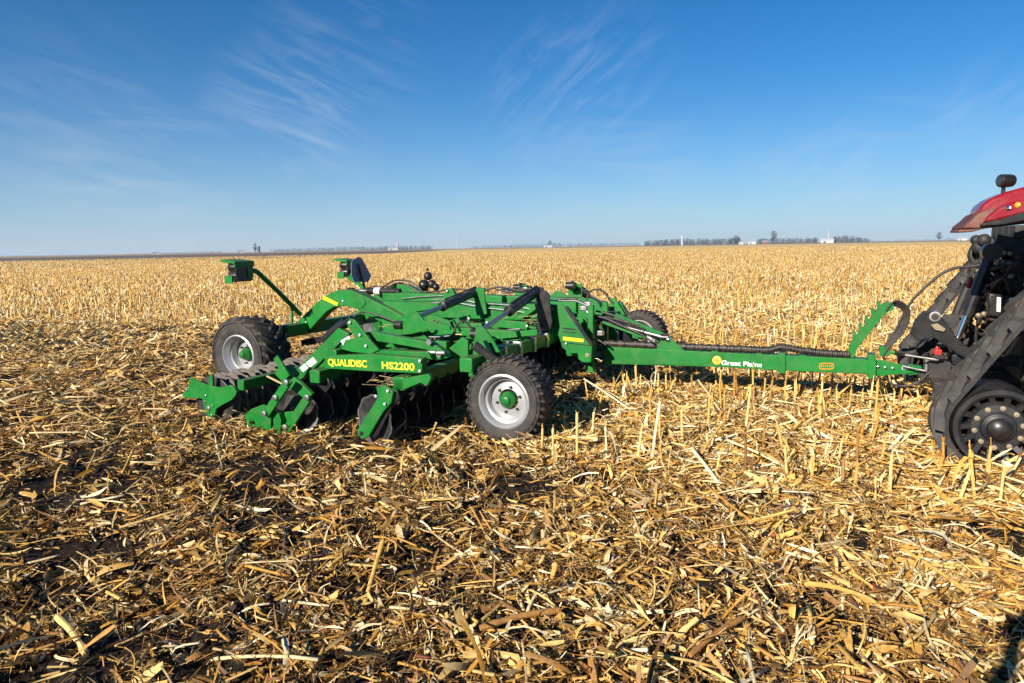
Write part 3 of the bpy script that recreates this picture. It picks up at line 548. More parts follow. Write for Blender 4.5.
part('tongue_bracket', GP, I, lambda b: [b.trace([(656, 350), (661, 339), (667, 336.5), (675, 342), (686, 352), (657, 351)], v, .02) for v in (-.08, .0)], bevel=.004, split=True)
part('bracket_pin', 'chrome', I, lambda b: b.lathe(Q(668, 340, -.08), (0, -1, 0), [(.025, -.1), (.025, .02), (.012, .025)], 14))
part('link_rod', GP, I, lambda b: [b.beam((.15, .5, .98), (1.0, .25, .70), .05, .12), b.beam((.1, -.1, .98), (.75, -.15, .78), .03, .03)], bevel=.004, split=True)
# valve, accumulators and loose hoses on the frame
def balls(b):
    for x, y, r in ((428, 276, .07), (424, 285, .09), (432, 284, .07), (436, 287, .06)): b.ball(Q(x, y, .3), r); 
    b.tube([Q(427.5, 271, .3), Q(427.5, 268, .3)], .02, 8); b.tube([Q(426, 285, .3), Q(426, 297, .3)], .04, 8)
part('accumulator', 'black_paint_and_shade', I, balls)
def fh(b):
    for pts, v in ((((378, 292), (386, 285), (396, 280.5), (408, 281), (417, 286), (421, 290)), 0), (((380, 293), (390, 286), (400, 283), (412, 288), (420, 294)), .1), (((588, 309), (587, 300), (590, 292), (597, 289.5), (604, 292), (610, 300), (614, 304)), .1),
                   (((452, 354), (453, 338), (456, 327), (462, 321), (469, 325), (477, 337), (488, 352), (491, 358), (486, 361)), -2.0), (((484, 291), (496, 287.5), (508, 288), (520, 291), (530, 289), (536, 292)), -.5), (((500, 290), (512, 292.5), (522, 288.5), (531, 294)), -.45),
                   (((556, 300), (572, 299), (583, 303), (592, 312), (600, 322), (604, 338)), -.15), (((590, 315), (604, 318), (622, 326), (640, 334), (652, 342)), -.2), (((596, 311), (612, 315), (634, 325), (656, 336)), .15), (((585, 330), (592, 338), (600, 341), (606, 345)), -.3),
                   (((424, 292), (440, 291), (455, 289), (470, 290), (486, 289)), .0), (((405, 322), (418, 327), (430, 325), (444, 330), (458, 327)), -1.3), (((340, 325), (352, 318), (364, 312), (380, 316), (396, 322)), -1.0)):
        b.tube(spline([Q(x, y, v) for x, y in pts]), .014, 7)
part('frame_hose', 'hose_rubber', I, fh, split=True)
def lines(b):
    for pts, v in ((((430, 300), (455, 299), (478, 303), (505, 305), (530, 309)), -.72), (((432, 303), (456, 303), (480, 307), (528, 313)), -.72), (((500, 322), (515, 324), (532, 330), (545, 338)), -.9), (((458, 330), (475, 333), (495, 331), (520, 329)), -1.2),
                   (((394, 336), (412, 333), (432, 337), (450, 336)), -1.8), (((402, 299), (420, 297), (440, 296), (470, 296)), -.12), (((548, 300), (560, 301), (575, 301), (590, 307)), -.3)): b.tube(spline([Q(x, y, v) for x, y in pts]), .011, 6)
part('steel_line', 'steel', I, lines, split=True)
def links(b):
    for (x0, y0), (x1, y1), v, w_, h_ in (((430, 330), (470, 318), -1.2, .05, .09), ((440, 343), (478, 329), -1.9, .05, .08), ((486, 322), (528, 326), -1.0, .06, .10), ((500, 336), (538, 332), -1.5, .05, .07), ((396, 344), (436, 331), -2.1, .05, .07), ((416, 308), (446, 304), -.7, .05, .10), ((452, 321), (463, 340), -1.5, .05, .06), ((340, 345), (372, 341), -2.6, .08, .10), ((520, 318), (540, 304), -.75, .04, .06)): b.beam(Q(x0, y0, v), Q(x1, y1, v), w_, h_)
part('frame_link', GP, I, links, bevel=.005, split=True)
def pins(b):
    for x, y, v in ((431, 330, -1.24), (469, 318.5, -1.24), (441, 342.5, -1.94), (487, 322.5, -1.05), (527, 326, -1.05), (437, 331, -2.14), (397, 343.5, -2.14), (366, 346, -3.13), (350, 322.5, -3.13), (360, 335, -3.13), (447, 291, -.32), (552, 309, -.63), (551, 330, -.63), (566, 343.5, -.63), (463, 314, -.51), (420, 326, -.86), (446, 330, -.86), (343, 301, -.81), (306, 322, -.81), (400, 326, -.81), (420, 361, -3.26), (420, 371, -3.26), (376, 396, -3.51), (388, 391, -3.51), (385, 404, -3.51)): b.lathe(Q(x, y, v), (0, -1, 0), [(.017, 0), (.017, .012), (.010, .015)], 6)
part('frame_bolt', 'galvanised', I, pins, split=True)
part('valve_block', 'steel', I, lambda b: [b.box(Q(x, y, v), (.10, .08, .07)) for x, y, v in ((506, 291, -.4), (525, 289.5, -.35), (584, 308, -.2), (588, 304, -.1), (600, 333, -.2))] + [b.tube([Q(586, 311, -.25), Q(592, 315, -.25)], .02), b.tube([Q(496, 290, -.4), Q(530, 291, -.4)], .012, 6)], bevel=.01, split=True)

# rear lift arm: arched box arms, axle and wheel spindles
ARCH = ((296, 323), (316, 303), (328, 294), (338, 290), (350, 290), (362, 295), (386, 307), (413, 322.5), (416, 329), (408, 333), (398, 330.5), (380, 322), (357, 309.5), (344, 305.5), (334, 307), (326, 312), (308, 332), (299, 336))
ar = part('lift_arm', GP, I, lambda b: b.trace(ARCH, -.8, .17), bevel=.012)
part('reflector_strip', 'yellow_tape', ar, lambda b: b.trace([(324, 296), (338, 303), (337, 306), (322, 299)], -.806, .005))
part('arm_boss', GP, ar, lambda b: b.lathe(Q(360, 302, -.8), (0, -1, 0), [(.10, 0), (.10, .012), (.085, .014)], 24), bevel=.003)
part('arm_pin', 'decal_white', ar, lambda b: b.lathe(Q(397.5, 324, -.8), (0, -1, 0), [(.035, 0), (.035, .02)], 14))
AR = [tuple(Q(x, y, -.8)[[0, 2]]) for x, y in ARCH]
part('lift_arm', GP, I, lambda b: b.plate(AR, .63, .8), bevel=.012)
part('rear_axle', GP, I, lambda b: [b.beam((-4.50, -1.25, .80), (-4.50, 1.25, .80), .18, .18), b.beam((-4.5, -1.3, .82), (-4.68, -1.42, .54), .14, .16), b.beam((-4.5, 1.3, .82), (-4.7, 1.42, .54), .14, .16), b.tube([(-4.68, -1.35, .53), (-4.68, -1.62, .53)], .06), b.tube([(-4.7, 1.35, .535), (-4.75, 1.62, .535)], .06)], bevel=.01)
part('axle_strut', 'black_paint_and_shade', I, lambda b: b.beam(Q(303, 343, -.9), Q(348, 334.5, -.9), .09, .1), bevel=.006)
# rear lamps on swan-neck poles, slow-vehicle sign
def lamp(c, pole):
    po = part('lamp_pole', GP, I, lambda b: b.tube(spline(pole, 6), .035, 10)); c = np.array(c)
    k = part('lamp_hood', GP, po, lambda b: [b.beam(c + np.array((-.17, 0, .165)), c + np.array((.10, 0, .135)), .36, .035), b.box(c + np.array((.085, 0, .10)), (.03, .35, .06)), b.box(c + np.array((.085, .10, .0)), (.03, .10, .16)), b.box(c + np.array((-.05, -.165, -.10)), (.14, .015, .11))], bevel=.003)
    part('back_plate', 'black_paint_and_shade', k, lambda b: b.box(c + np.array((.075, 0, -.01)), (.02, .30, .22)), bevel=.003)  # green plate coloured black, its shade put into the colour
    part('lamp_body', 'black_paint_and_shade', k, lambda b: [b.lathe(c + np.array((.06, y, z)), (-1, 0, 0), [(.05, 0), (.065, .06), (.065, .13), (.04, .15)], 16) for y in (-.09, .09) for z in (.07, -.05)] + [b.box(c + np.array((.0, 0, -.1)), (.1, .3, .07))])
    part('lamp_lens', 'red_plastic', k, lambda b: [b.lathe(c + np.array((-.09, y, .07)), (-1, 0, 0), [(.045, 0), (.03, .012)], 16) for y in (-.09, .09)], split=True)
lc = Q(240, 272, -1.85); lamp(lc, [(-4.5, -.85, 1.02), (-4.52, -1.15, 1.30), (-4.55, -1.45, 1.57), lc + np.array((.08, .22, .0)), lc + np.array((.06, .1, 0))])
part('pole_strut', GP, I, lambda b: b.beam((-4.5, -1.02, 1.15), (-4.5, -1.05, .86), .03, .03))
l2 = Q(349, 269, .4); lamp(l2, [Q(365, 290, .1), Q(358, 283, .2), Q(349, 277, .3), l2 + np.array((.12, -.05, -.08)), l2 + np.array((.08, 0, 0))])
def QU(x, y, u):
    d = ray(x, y); t = ((O - CAMP) @ uh + u) / (d @ uh); q = CAMP + d * t - O; return np.array([u, q @ vh, q[2]])
sgp = part('sign_post', 'black_paint_and_shade', I, lambda b: b.beam(QU(365, 290, -3.89), QU(359, 264, -3.89), .03, .025))
SG = [QU(x, y, -3.92) for x, y in ((351, 263), (352.8, 259.5), (358.5, 257), (361.5, 258), (371, 276), (368, 282), (354, 282), (351.5, 276))]
def smv(u0, th, k):
    c = np.mean(SG, 0)
    def f(b):
        T = [c + (p - c) * k for p in SG]; n = len(T)
        b.add([(u0, p[1], p[2]) for p in T] + [(u0 + th, p[1], p[2]) for p in T], [tuple(range(n)), tuple(range(2 * n - 1, n - 1, -1))] + [(i, i + n, (i + 1) % n + n, (i + 1) % n) for i in range(n)])
    return f
part('warning_sign', 'sign_back', sgp, smv(-3.925, .012, 1.0)); part('warning_face', 'sign_orange', sgp, smv(-3.931, .004, .88))

# ------------------------------------------------------------------ wings, gangs and roller
def disc(r=.275):
    b = MB(); n = 80; wob = lambda k, j: (1 - .045 * (1 if (k % 8) < 4 else 0)) if j in (3, 4, 5) else 1
    b.lathe((0, 0, 0), (0, -1, 0), [(.02, -.045), (.10, -.040), (.19, -.018), (r, .012), (r + .001, .016), (r, .018), (.19, -.008), (.10, -.03), (.02, -.035)], n, wob=wob)
    return b.build('disc', 'disc_steel', I)
d0 = disc()
edge = MB(); edge.lathe((0, 0, 0), (0, -1, 0), [(.262, .0155), (.279, .0185), (.280, .012), (.262, .006)], 80, True, wob=lambda k, j: (1 - .045 * (1 if (k % 8) < 4 else 0))); e0 = edge.build('cutting_edge', 'worn_edge', d0)
hubm = MB(); hubm.lathe((0, 0, 0), (0, 1, 0), [(.07, -.02), (.075, .09), (.05, .12), (.03, .13)], 18); h0 = hubm.build('bearing_hub', 'black_paint_and_shade', d0)
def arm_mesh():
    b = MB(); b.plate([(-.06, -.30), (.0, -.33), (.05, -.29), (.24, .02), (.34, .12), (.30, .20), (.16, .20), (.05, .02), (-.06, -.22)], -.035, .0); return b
first = True
for row, (u0, tilt) in enumerate(((-1.28, -15), (-2.36, 15))):
    for sv in (-1, 1):
        for k in range(13):
            v = sv * (3.36 - k * .255)
            if first: o = d0; first = False
            else: o = dup(d0, I)
            o.location = (u0 + (.0 if row == 0 else .0), v, .235); o.rotation_euler = (0, R(random.uniform(0, 40)), R(tilt * (1 if sv < 0 else -1)))
b = MB()
aproto = None
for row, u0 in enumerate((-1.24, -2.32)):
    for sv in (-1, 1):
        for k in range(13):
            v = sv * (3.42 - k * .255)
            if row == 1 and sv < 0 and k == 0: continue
            if aproto is None: aproto = arm_mesh().build('disc_arm', 'black_paint_and_shade', I, bevel=.006); o = aproto  # inner arms coloured black to stand in for green in shade
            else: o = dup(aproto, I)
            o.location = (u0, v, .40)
for sv in (-1, 1):
    for u0 in (-1.02, -2.12):
        part('gang_beam', GP, I, lambda b: b.beam((u0, sv * .1, .63), (u0, sv * 3.3, .63), .14, .14), bevel=.01)
    part('wing_toolbar', GP, I, lambda b: b.beam((-.42, sv * .5, .80), (-.42, sv * 2.95, .80), .15, .15), bevel=.01)
    part('wing_toolbar', GP, I, lambda b: b.beam((-1.95, sv * .5, .86), (-1.95, sv * 3.2, .86), .13, .13), bevel=.01)
    part('toolbar_clamp', 'steel', I, lambda b: [b.box((-.42, sv * (.9 + .42 * k), .80), (.19, .06, .19)) for k in range(5)], bevel=.006, split=True)
    part('wing_beam', GP, I, lambda b: [b.beam((-2.3, sv * 1.4, .95), (-.4, sv * 1.4, .90), .12, .14), b.beam((-2.3, sv * 2.3, .92), (-1.0, sv * 2.3, .88), .10, .12)], bevel=.008, split=True)
    part('fold_lug', GP, I, lambda b: [b.plate([(-.62, .8), (-.5, 1.1), (-.44, 1.1), (-.25, .8)], sv * 2.45 + .02, sv * 2.45 + .045), b.plate([(-2.1, .86), (-1.56, 1.2), (-1.46, 1.2), (-1.0, .86)], sv * 2.5 + .03, sv * 2.5 + .06)], bevel=.004, split=True)
    if sv < 0: part('fold_lug', GP, I, lambda b: [b.trace([(380, 337), (399, 325), (410, 316), (418, 313), (424, 321), (450, 326), (450, 330), (428, 330), (412, 334)], -2.56, .03), b.trace([(476, 327), (483, 327), (492, 338), (500, 352), (470, 357), (462, 353), (474, 340)], -2.5, .03)], bevel=.004, split=True)
    part('wheel_arm', GP, I, lambda b: [b.beam((-.42, sv * 2.38, .78), (-.03, sv * 2.38, .44), .10, .14), b.tube([(-.03, sv * 2.34, .43), (-.03, sv * 2.66, .43)], .05), b.plate([(-.55, .62), (-.50, 1.0), (-.36, 1.02), (-.25, .80), (-.30, .62)], sv * 2.62 - .05, sv * 2.62 + .05)], bevel=.008)
    o = part('gauge_cylinder', 'dusty_black', I, lambda b: b.tube([(-.44, sv * 2.72, .98), (-.12, sv * 2.52, .68)], .05, 14)); part('piston_rod', 'chrome', o, lambda b: b.tube([(-.12, sv * 2.52, .68), (.0, sv * 2.45, .55)], .025, 10))
    # packer roller
    def rol(b):
        v = -3.38
        prof = []
        b.lathe((-3.54, 0, .27), (0, sv, 0), [(.19, .12), (.19, 3.38)], 24)
        for k in range(27):
            t = .16 + k * .121; b.lathe((-3.54, 0, .27), (0, sv, 0), [(.19, t - .042), (.27, t - .012), (.315, t - .006), (.315, t + .006), (.27, t + .012), (.19, t + .042)], 40, wob=lambda q, j, k=k: 1 - .075 * ((q + 2 * k) % 5 < 2) * (j in (2, 3)))
        for k in range(40):                                          # helical scraper bars tying the rings together
            pass
    part('packer_roller', 'roller_steel', I, rol)
    part('roller_beam', GP, I, lambda b: [b.beam((-3.06, sv * .1, .50), (-3.06, sv * 3.46, .50), .10, .12), b.beam((-3.06, sv * .9, .52), (-1.95, sv * .9, .84), .09, .10), b.beam((-3.06, sv * 2.2, .52), (-1.95, sv * 2.2, .84), .09, .10)], bevel=.008, split=True)
part('end_disc', 'disc_steel', I, lambda b: [b.lathe((-3.54, sv * 3.41, .27), (0, sv, 0), [(.29, 0), (.30, .006), (.29, .014), (.05, .02)], 48) for sv in (-1, 1)], split=True)
RP = ((182, 394), (188, 387.5), (189.5, 377.5), (191, 378), (208, 385.5), (209.3, 374.5), (212, 374.5), (212.5, 386.5), (221, 387.5), (229, 385), (232, 386), (236.5, 392), (235, 396), (231.5, 400), (222, 405), (216, 409), (214, 417), (209, 417.5), (205, 412), (202, 398.6), (183.5, 397.8))
ep = part('end_plate', GP, I, lambda b: b.trace(RP, -3.52, .03), bevel=.005)
part('end_plate', GP, I, lambda b: b.plate([tuple(Q(x, y, -3.52)[[0, 2]]) for x, y in RP], 3.48, 3.51), bevel=.005)
part('plate_bolt', 'steel', ep, lambda b: [b.lathe(Q(x, y, -3.52), (0, -1, 0), [(r, 0), (r, .012), (r * .6, .016)], 10) for x, y, r in ((208.8, 408.2, .03), (206, 395.5, .014), (205.5, 401.5, .012), (213, 405.5, .012), (204.5, 411, .013), (212, 415, .013), (187, 390, .013))], split=True)
# near-end deflector with its parallel links
dl = part('deflector_plate', GP, I, lambda b: [b.trace([(244.5, 415), (251, 409), (263, 404.5), (271, 409), (270.5, 437), (262, 438), (256, 436), (249, 431)], -3.56, .02), b.trace([(274.5, 409), (284, 412), (298, 411), (297, 421), (294, 434), (290, 441.5), (284, 441), (272, 433)], -3.46, .02)], bevel=.003, split=True)
part('deflector_wing', GP, dl, lambda b: b.trace([(271, 409), (279, 414), (281, 420), (280, 437), (270.5, 437)], -3.53, .06))
lk = part('deflector_link', GP, I, lambda b: [b.trace([(284.5, 379), (291, 382.5), (268, 417), (261, 413.5)], -3.60, .035), b.trace([(304.5, 394.5), (311, 399), (289, 433), (281.5, 429)], -3.50, .035), b.trace([(281, 381), (287, 374), (295, 378), (312, 394), (307, 401), (290, 388)], -3.46, .05)], bevel=.005, split=True)
part('link_bolt', 'steel', lk, lambda b: [b.lathe(Q(x, y, v), (0, -1, 0), [(.032, 0), (.032, .018), (.018, .022)], 12) for x, y, v in ((286.5, 382.5, -3.61), (264.5, 413.5, -3.61), (275.5, 397.5, -3.61), (307.3, 397.3, -3.51), (285.3, 427, -3.51))], split=True)
part('adjusting_handle', GP, I, lambda b: [b.beam(Q(276, 357, -3.5), Q(288.5, 377, -3.5), .03, .07), b.beam(Q(283, 369, -3.4), Q(292, 378, -3.4), .2, .1)], bevel=.004)
part('rubber_flap', 'rubber', I, lambda b: b.trace([(281, 394), (300, 397), (303, 404), (295, 411), (276, 409)], -3.38, .02))
part('roller_arm', GP, I, lambda b: b.trace([(284, 377), (299, 367), (338, 328), (349, 334), (305, 377), (291, 384)], -3.1, .08), bevel=.006)
part('arm_decal', 'decal_white', I, lambda b: [b.trace([(313, 357), (317, 362), (310, 367.5), (305.5, 363)], -3.105, .004), b.trace([(304.5, 363.5), (308.5, 368), (303, 372), (299.5, 368)], -3.105, .004), b.trace([(340.5, 341), (349, 335.5), (351, 340.5), (343, 345.5)], -3.105, .004)], split=True)
part('depth_cylinder', 'black_paint_and_shade', I, lambda b: [b.tube([Q(327, 338, -3.0), Q(346, 322, -3.0)], .055, 14), b.tube([Q(340, 327, -3.05), Q(352, 318, -3.05)], .03, 10)], split=True)
part('rocker_plate', GP, I, lambda b: b.trace([(346, 323), (350, 318.5), (354.5, 320), (370, 340), (379, 350), (371, 354), (352, 352), (341, 349), (345, 340), (355, 338)], -3.12, .03), bevel=.005)
part('upper_link', GP, I, lambda b: b.trace([(365, 332.5), (373, 331.5), (400, 337), (431, 342.5), (445, 352), (448, 358), (438, 360), (427, 350), (400, 345), (374, 341)], -3.0, .09), bevel=.008)
nb = part('name_beam', GP, I, lambda b: b.trace([(324.5, 356), (372, 354.5), (422, 358.5), (422, 373.5), (372, 371.5), (324.5, 368.5)], -3.25, .10), bevel=.006)
part('top_link', GP, I, lambda b: b.trace([(371, 350), (428, 352), (432, 360), (372, 358)], -3.1, .1), bevel=.006)
lettering('QUALIDISC', 'yellow_lettering', 'yellow_letters', nb, Q(328, 365.2, -3.2525), Q(367, 367.2, -3.2525), .074, bold=.022)
lettering('HS2200', 'yellow_lettering', 'yellow_letters', nb, Q(381.5, 368.4, -3.2525), Q(414, 370.4, -3.2525), .074, bold=.022)
part('beam_pin', 'steel', I, lambda b: [b.tube([Q(x, y, -3.05), Q(x + 8, y, -3.05)], .022, 8) for x, y in ((411, 357), (421, 357.5), (428, 352.5), (437, 353))] + [b.lathe(Q(x, y, -3.02), (0, -1, 0), [(.03, 0), (.03, .03)], 10) for x, y in ((430, 342), (440, 354), (405, 385), (425, 384))], split=True)
# near end of the front gang: end bracket, first arm as the photo shows it
part('gang_end_arm', GP, I, lambda b: b.trace([(376, 388), (384, 385), (393, 392), (391, 403), (383, 412), (369, 436), (362, 439.5), (357, 434), (358, 428), (372, 407), (378, 397)], -3.50, .05), bevel=.008)
part('arm_hole', 'black_paint_and_shade', I, lambda b: b.lathe(Q(361.5, 433.5, -3.5), (0, -1, 0), [(.026, 0), (.026, .003)], 14))
part('gang_bracket', GP, I, lambda b: [b.trace([(394, 380), (428, 374), (431, 378), (427, 386), (420, 383), (398, 392), (392, 391)], -3.3, .06), b.trace([(447, 350), (462, 337), (468, 341), (468, 356), (462, 362), (448, 357)], -2.75, .04), b.trace([(465, 360), (478, 357), (497, 368), (484, 384), (470, 370)], -2.7, .04)], bevel=.006, split=True)
def caught(rs):
    for k in range(110):                                                  # straw caught on the frame while working
        x, y, v = random.choice(((330, 349, -2.9), (395, 382, -3.2), (440, 340, -1.4), (360, 340, -1.9), (515, 320, -.8), (300, 372, -3.0), (415, 325, -1.1)))
        p = Q(x + random.uniform(-26, 26), y + random.uniform(-5, 4), v); g = random.uniform(0, 6.28); d_ = np.array((math.cos(g), math.sin(g), random.gauss(0, .15))) * random.uniform(.05, .16); rs.beam(p - d_, p + d_, random.uniform(.006, .018), .003)
    rs.beam(Q(518, 321, -.9), Q(531, 337, -.9), .014, .008); rs.beam(Q(267, 376, -3.4), Q(283, 384, -3.4), .02, .015); rs.beam(Q(425, 336, -2), Q(462, 334, -2), .02, .012)
part('caught_straw', 'straw_bits', I, caught, split=True)

# ------------------------------------------------------------------ the tractor
TO = np.array((5.0, 0, 0)); trc = empty('tractor', wl(5, 0, 0), -YAW); props(trc, 'red tracked tractor with black rubber tracks, cut off by the right edge, pulling the implement', 'tractor')
def tp(name, m, fn, parent=None, **k): return part(name, m, parent or trc, fn, **(dict(off=TO) | k))
circ = ((4.34, .37, .37), (5.15, 1.49, .46), (6.35, .37, .37))
hp = np.array([(a + r * math.cos(g), b + r * math.sin(g)) for a, b, r in circ for g in np.linspace(0, 2 * math.pi, 120)])
def hull(P):
    P = sorted(map(tuple, P)); o = []
    for seq in (P, P[::-1]):
        h = []
        for p in seq:
            while len(h) > 1 and (h[-1][0] - h[-2][0]) * (p[1] - h[-2][1]) - (h[-1][1] - h[-2][1]) * (p[0] - h[-2][0]) <= 0: h.pop()
            h.append(p)
        o += h[:-1]
    return np.array(o)
H = hull(hp); H = np.vstack([H, H[:1]]); sl_ = np.concatenate([[0], np.cumsum(np.hypot(*np.diff(H, axis=0).T))]); TL = sl_[-1]
def hat(s):
    s = s % TL; p = np.array((np.interp(s, sl_, H[:, 0]), np.interp(s, sl_, H[:, 1]))); q = np.array((np.interp((s + .02) % TL, sl_, H[:, 0]), np.interp((s + .02) % TL, sl_, H[:, 1]))); d_ = q - p; d_ /= np.linalg.norm(d_) + 1e-9; return p, d_, np.array((d_[1], -d_[0]))
def track(v0, v1, out_):
    b = MB(); n = 150; vs = []
    for k in range(n):
        p, d_, nr_ = hat(TL * k / n)
        for r_, v in ((0, v0), (0, v1), (.045, v1), (.045, v0)): vs.append((p[0] + nr_[0] * r_, v, p[1] + nr_[1] * r_))
    b.add(vs, [(4 * k + j, 4 * k + (j + 1) % 4, 4 * ((k + 1) % n) + (j + 1) % 4, 4 * ((k + 1) % n) + j) for k in range(n) for j in range(4)])
    return b
def tread_lugs(v0, v1):
    b = MB()
    m = round(TL / .25); vm = (v0 + v1) / 2
    for k in range(m):
        for sd in (0, 1):
            s0 = TL * (k + .5 * sd) / m; vs = []; e = v0 - .005 if sd == 0 else v1 + .005; c_ = vm + (.02 if sd == 0 else -.02)
            for q in np.linspace(0, 1, 6):
                v = e + (c_ - e) * q; ss = s0 - .30 * q
                for r_, ds in ((.035, -.055), (.035, .055), (.115, .026), (.115, -.026)):
                    p, d_, nr_ = hat(ss + ds); vs.append((p[0] + nr_[0] * r_, v, p[1] + nr_[1] * r_))
            b.add(vs, [(0, 1, 2, 3), (23, 22, 21, 20)] + [(4 * i + j, 4 * i + (j + 1) % 4, 4 * i + 4 + (j + 1) % 4, 4 * i + 4 + j) for i in range(5) for j in range(4)])
    return b
for sv in (-1, 1):
    tk = track(-2.04, -1.52, -1) if sv < 0 else track(1.52, 2.04, 1)
    tk = tk.build('rubber_track', 'track_rubber', trc, off=TO)
    tread_lugs(*((-2.04, -1.52) if sv < 0 else (1.52, 2.04))).build('track_tread', 'lug_rubber', tk, off=TO)
    for (a_, w_, r_) in (circ[0], circ[2]):
        c = (a_, sv * 1.78, w_); r_ -= .02
        iw = tp('idler_wheel', 'wheel_black', lambda b: [b.lathe(c, (0, sv, 0), [(r_ - .07, .265), (r_ - .045, .285), (r_ - .008, .285), (r_, .26), (r_, -.24), (r_ - .03, -.24), (r_ - .05, .10), (r_ - .07, .14)], 64, True),
              b.lathe(c, (0, sv, 0), [(.22, .10), (.225, .20), (.20, .235), (.14, .24), (.125, .26), (.12, .262)], 48)] + [b.beam(pt(c, g, .21, sv * .21), pt(c, g + .05, r_ - .045, sv * .235), .06, .045, side=(0, 1, 0)) for g in np.arange(14) * 2 * math.pi / 14], parent=tk)
        tp('wheel_bolt', 'tan_bolt', lambda b: [b.lathe(pt(c, g, .178, sv * .238), (0, sv, 0), [(.022, 0), (.022, .018), (.014, .022)], 14) for g in np.arange(10) * 2 * math.pi / 10 + .2], parent=tk, split=True)
        tp('hub_cap', 'black_paint_and_shade', lambda b: b.lathe(c, (0, sv, 0), [(.115, .255), (.115, .275), (.095, .28), (.09, .31), (.06, .335), (.02, .345)], 32), parent=tk)
        tp('wheel_web', 'rust', lambda b: b.lathe(c, (0, sv, 0), [(r_ - .05, .05), (r_ - .05, .06), (.1, .06), (.1, .05)], 48, True), parent=tk)
    c = (circ[1][0], sv * 1.78, circ[1][1]); tp('drive_wheel', 'wheel_black', lambda b: [b.lathe(c, (0, sv, 0), [(.44, .25), (.46, .26), (.46, -.26), (.42, -.26), (.42, .2)], 56, True), b.lathe(c, (0, sv, 0), [(.43, -.02), (.43, .03), (.2, .12), (.18, .2)], 40)], parent=tk)
    tp('track_frame', 'dusty_black', lambda b: [b.beam((4.45, sv * 1.72, .44), (6.2, sv * 1.72, .44), .16, .20), b.plate([(4.7, .5), (5.0, 1.35), (5.35, 1.35), (6.0, .5)], sv * 1.62 - .06, sv * 1.62 + .06)] + [b.lathe((a_, sv * 1.78, .2), (0, sv, 0), [(.19, -.22), (.19, .22)], 24) for a_ in (4.95, 5.35, 5.75)], parent=tk, bevel=.01)
# fenders with their muddy rear lips
def uw(pts, v): return [tuple(Q(x, y, v)[[0, 2]]) for x, y in pts]
HUMP = uw(((972, 214), (977, 206), (985, 200), (1000, 193.5), (1024, 187)), -1.55); hx = HUMP[-1]
HUMP += [(hx[0] + .4, hx[1] + .13), (hx[0] + 1.0, hx[1] + .1), (5.95, 2.3), (6.05, 2.05), (5.9, 2.05), (5.6, 2.25), (5.2, 2.33), (4.7, 2.27)] + uw(((1000, 219), (985, 221)), -1.55)
WALL = uw(((983, 223), (988, 216), (998, 208), (1008, 203), (1030, 198)), -2.06) + [(4.95, 2.5), (5.4, 2.55), (5.4, 2.33), (4.9, 2.26)] + uw(((1024, 213.5), (1003, 219)), -2.06)
EDGE = uw(((981, 226.5), (982, 223.5), (1003, 218.5), (1024, 212)), -2.1) + [(4.9, 2.31), (5.4, 2.37), (5.4, 2.28), (4.9, 2.2)] + uw(((1024, 221), (1003, 225)), -2.1)
LIP = uw(((951, 230), (952, 227), (959, 222), (965, 216), (976, 212), (990, 213), (990, 224), (970, 229.5)), -1.33)
for sv in (-1, 1):
    du = 0 if sv < 0 else .42
    sh = lambda P: [(a_ + du, c_) for a_, c_ in P]
    va = (-1.78, -1.34) if sv < 0 else (1.34, 1.78)
    f_ = tp('fender', 'red_paint', lambda b: b.plate(sh(HUMP), *va), bevel=.03)
    tp('fender_wall', 'red_paint', lambda b: b.plate(sh(WALL), *((-2.06, -1.76) if sv < 0 else (1.76, 2.06))), parent=f_, bevel=.02)
    tp('rubber_edge', 'black_paint_and_shade', lambda b: b.plate(sh(EDGE), *((-2.1, -2.0) if sv < 0 else (2.0, 2.1))), parent=f_, bevel=.01)
    tp('fender_lip', 'muddy_red', lambda b: b.plate(sh(LIP), *((-2.02, -1.33) if sv < 0 else (1.33, 2.02))), parent=f_, bevel=.012)
    for x, y, mm in ((1009, 208, 'chrome'), (1018, 205, 'amber_lens')):
        p_ = Q(x, y, -2.06); p_ = np.array((p_[0] + du, sv * 2.06, p_[2])); tp('tail_lamp', mm, lambda b: b.lathe(p_, (-.5, sv * .85, .15), [(.018, -.03), (.022, .01), (.012, .016)], 16), parent=f_)
wc = Q(1004, 181, -1.55)
bl = tp('work_lamp', 'black_paint_and_shade', lambda b: [b.lathe(wc + np.array((.05, 0, 0)), (-.9, -.45, 0), [(.03, -.03), (.052, -.015), (.057, .02), (.057, .09), (.050, .105)], 22), b.box(wc + np.array((0, 0, -.075)), (.03, .03, .07))], bevel=.006)
tp('lamp_lens', 'glass', lambda b: b.lathe(wc + np.array((.05, 0, 0)) + np.array((-.9, -.45, 0)) / 1.006 * .104, (-.9, -.45, 0), [(.046, 0), (.03, .006)], 20), parent=bl)
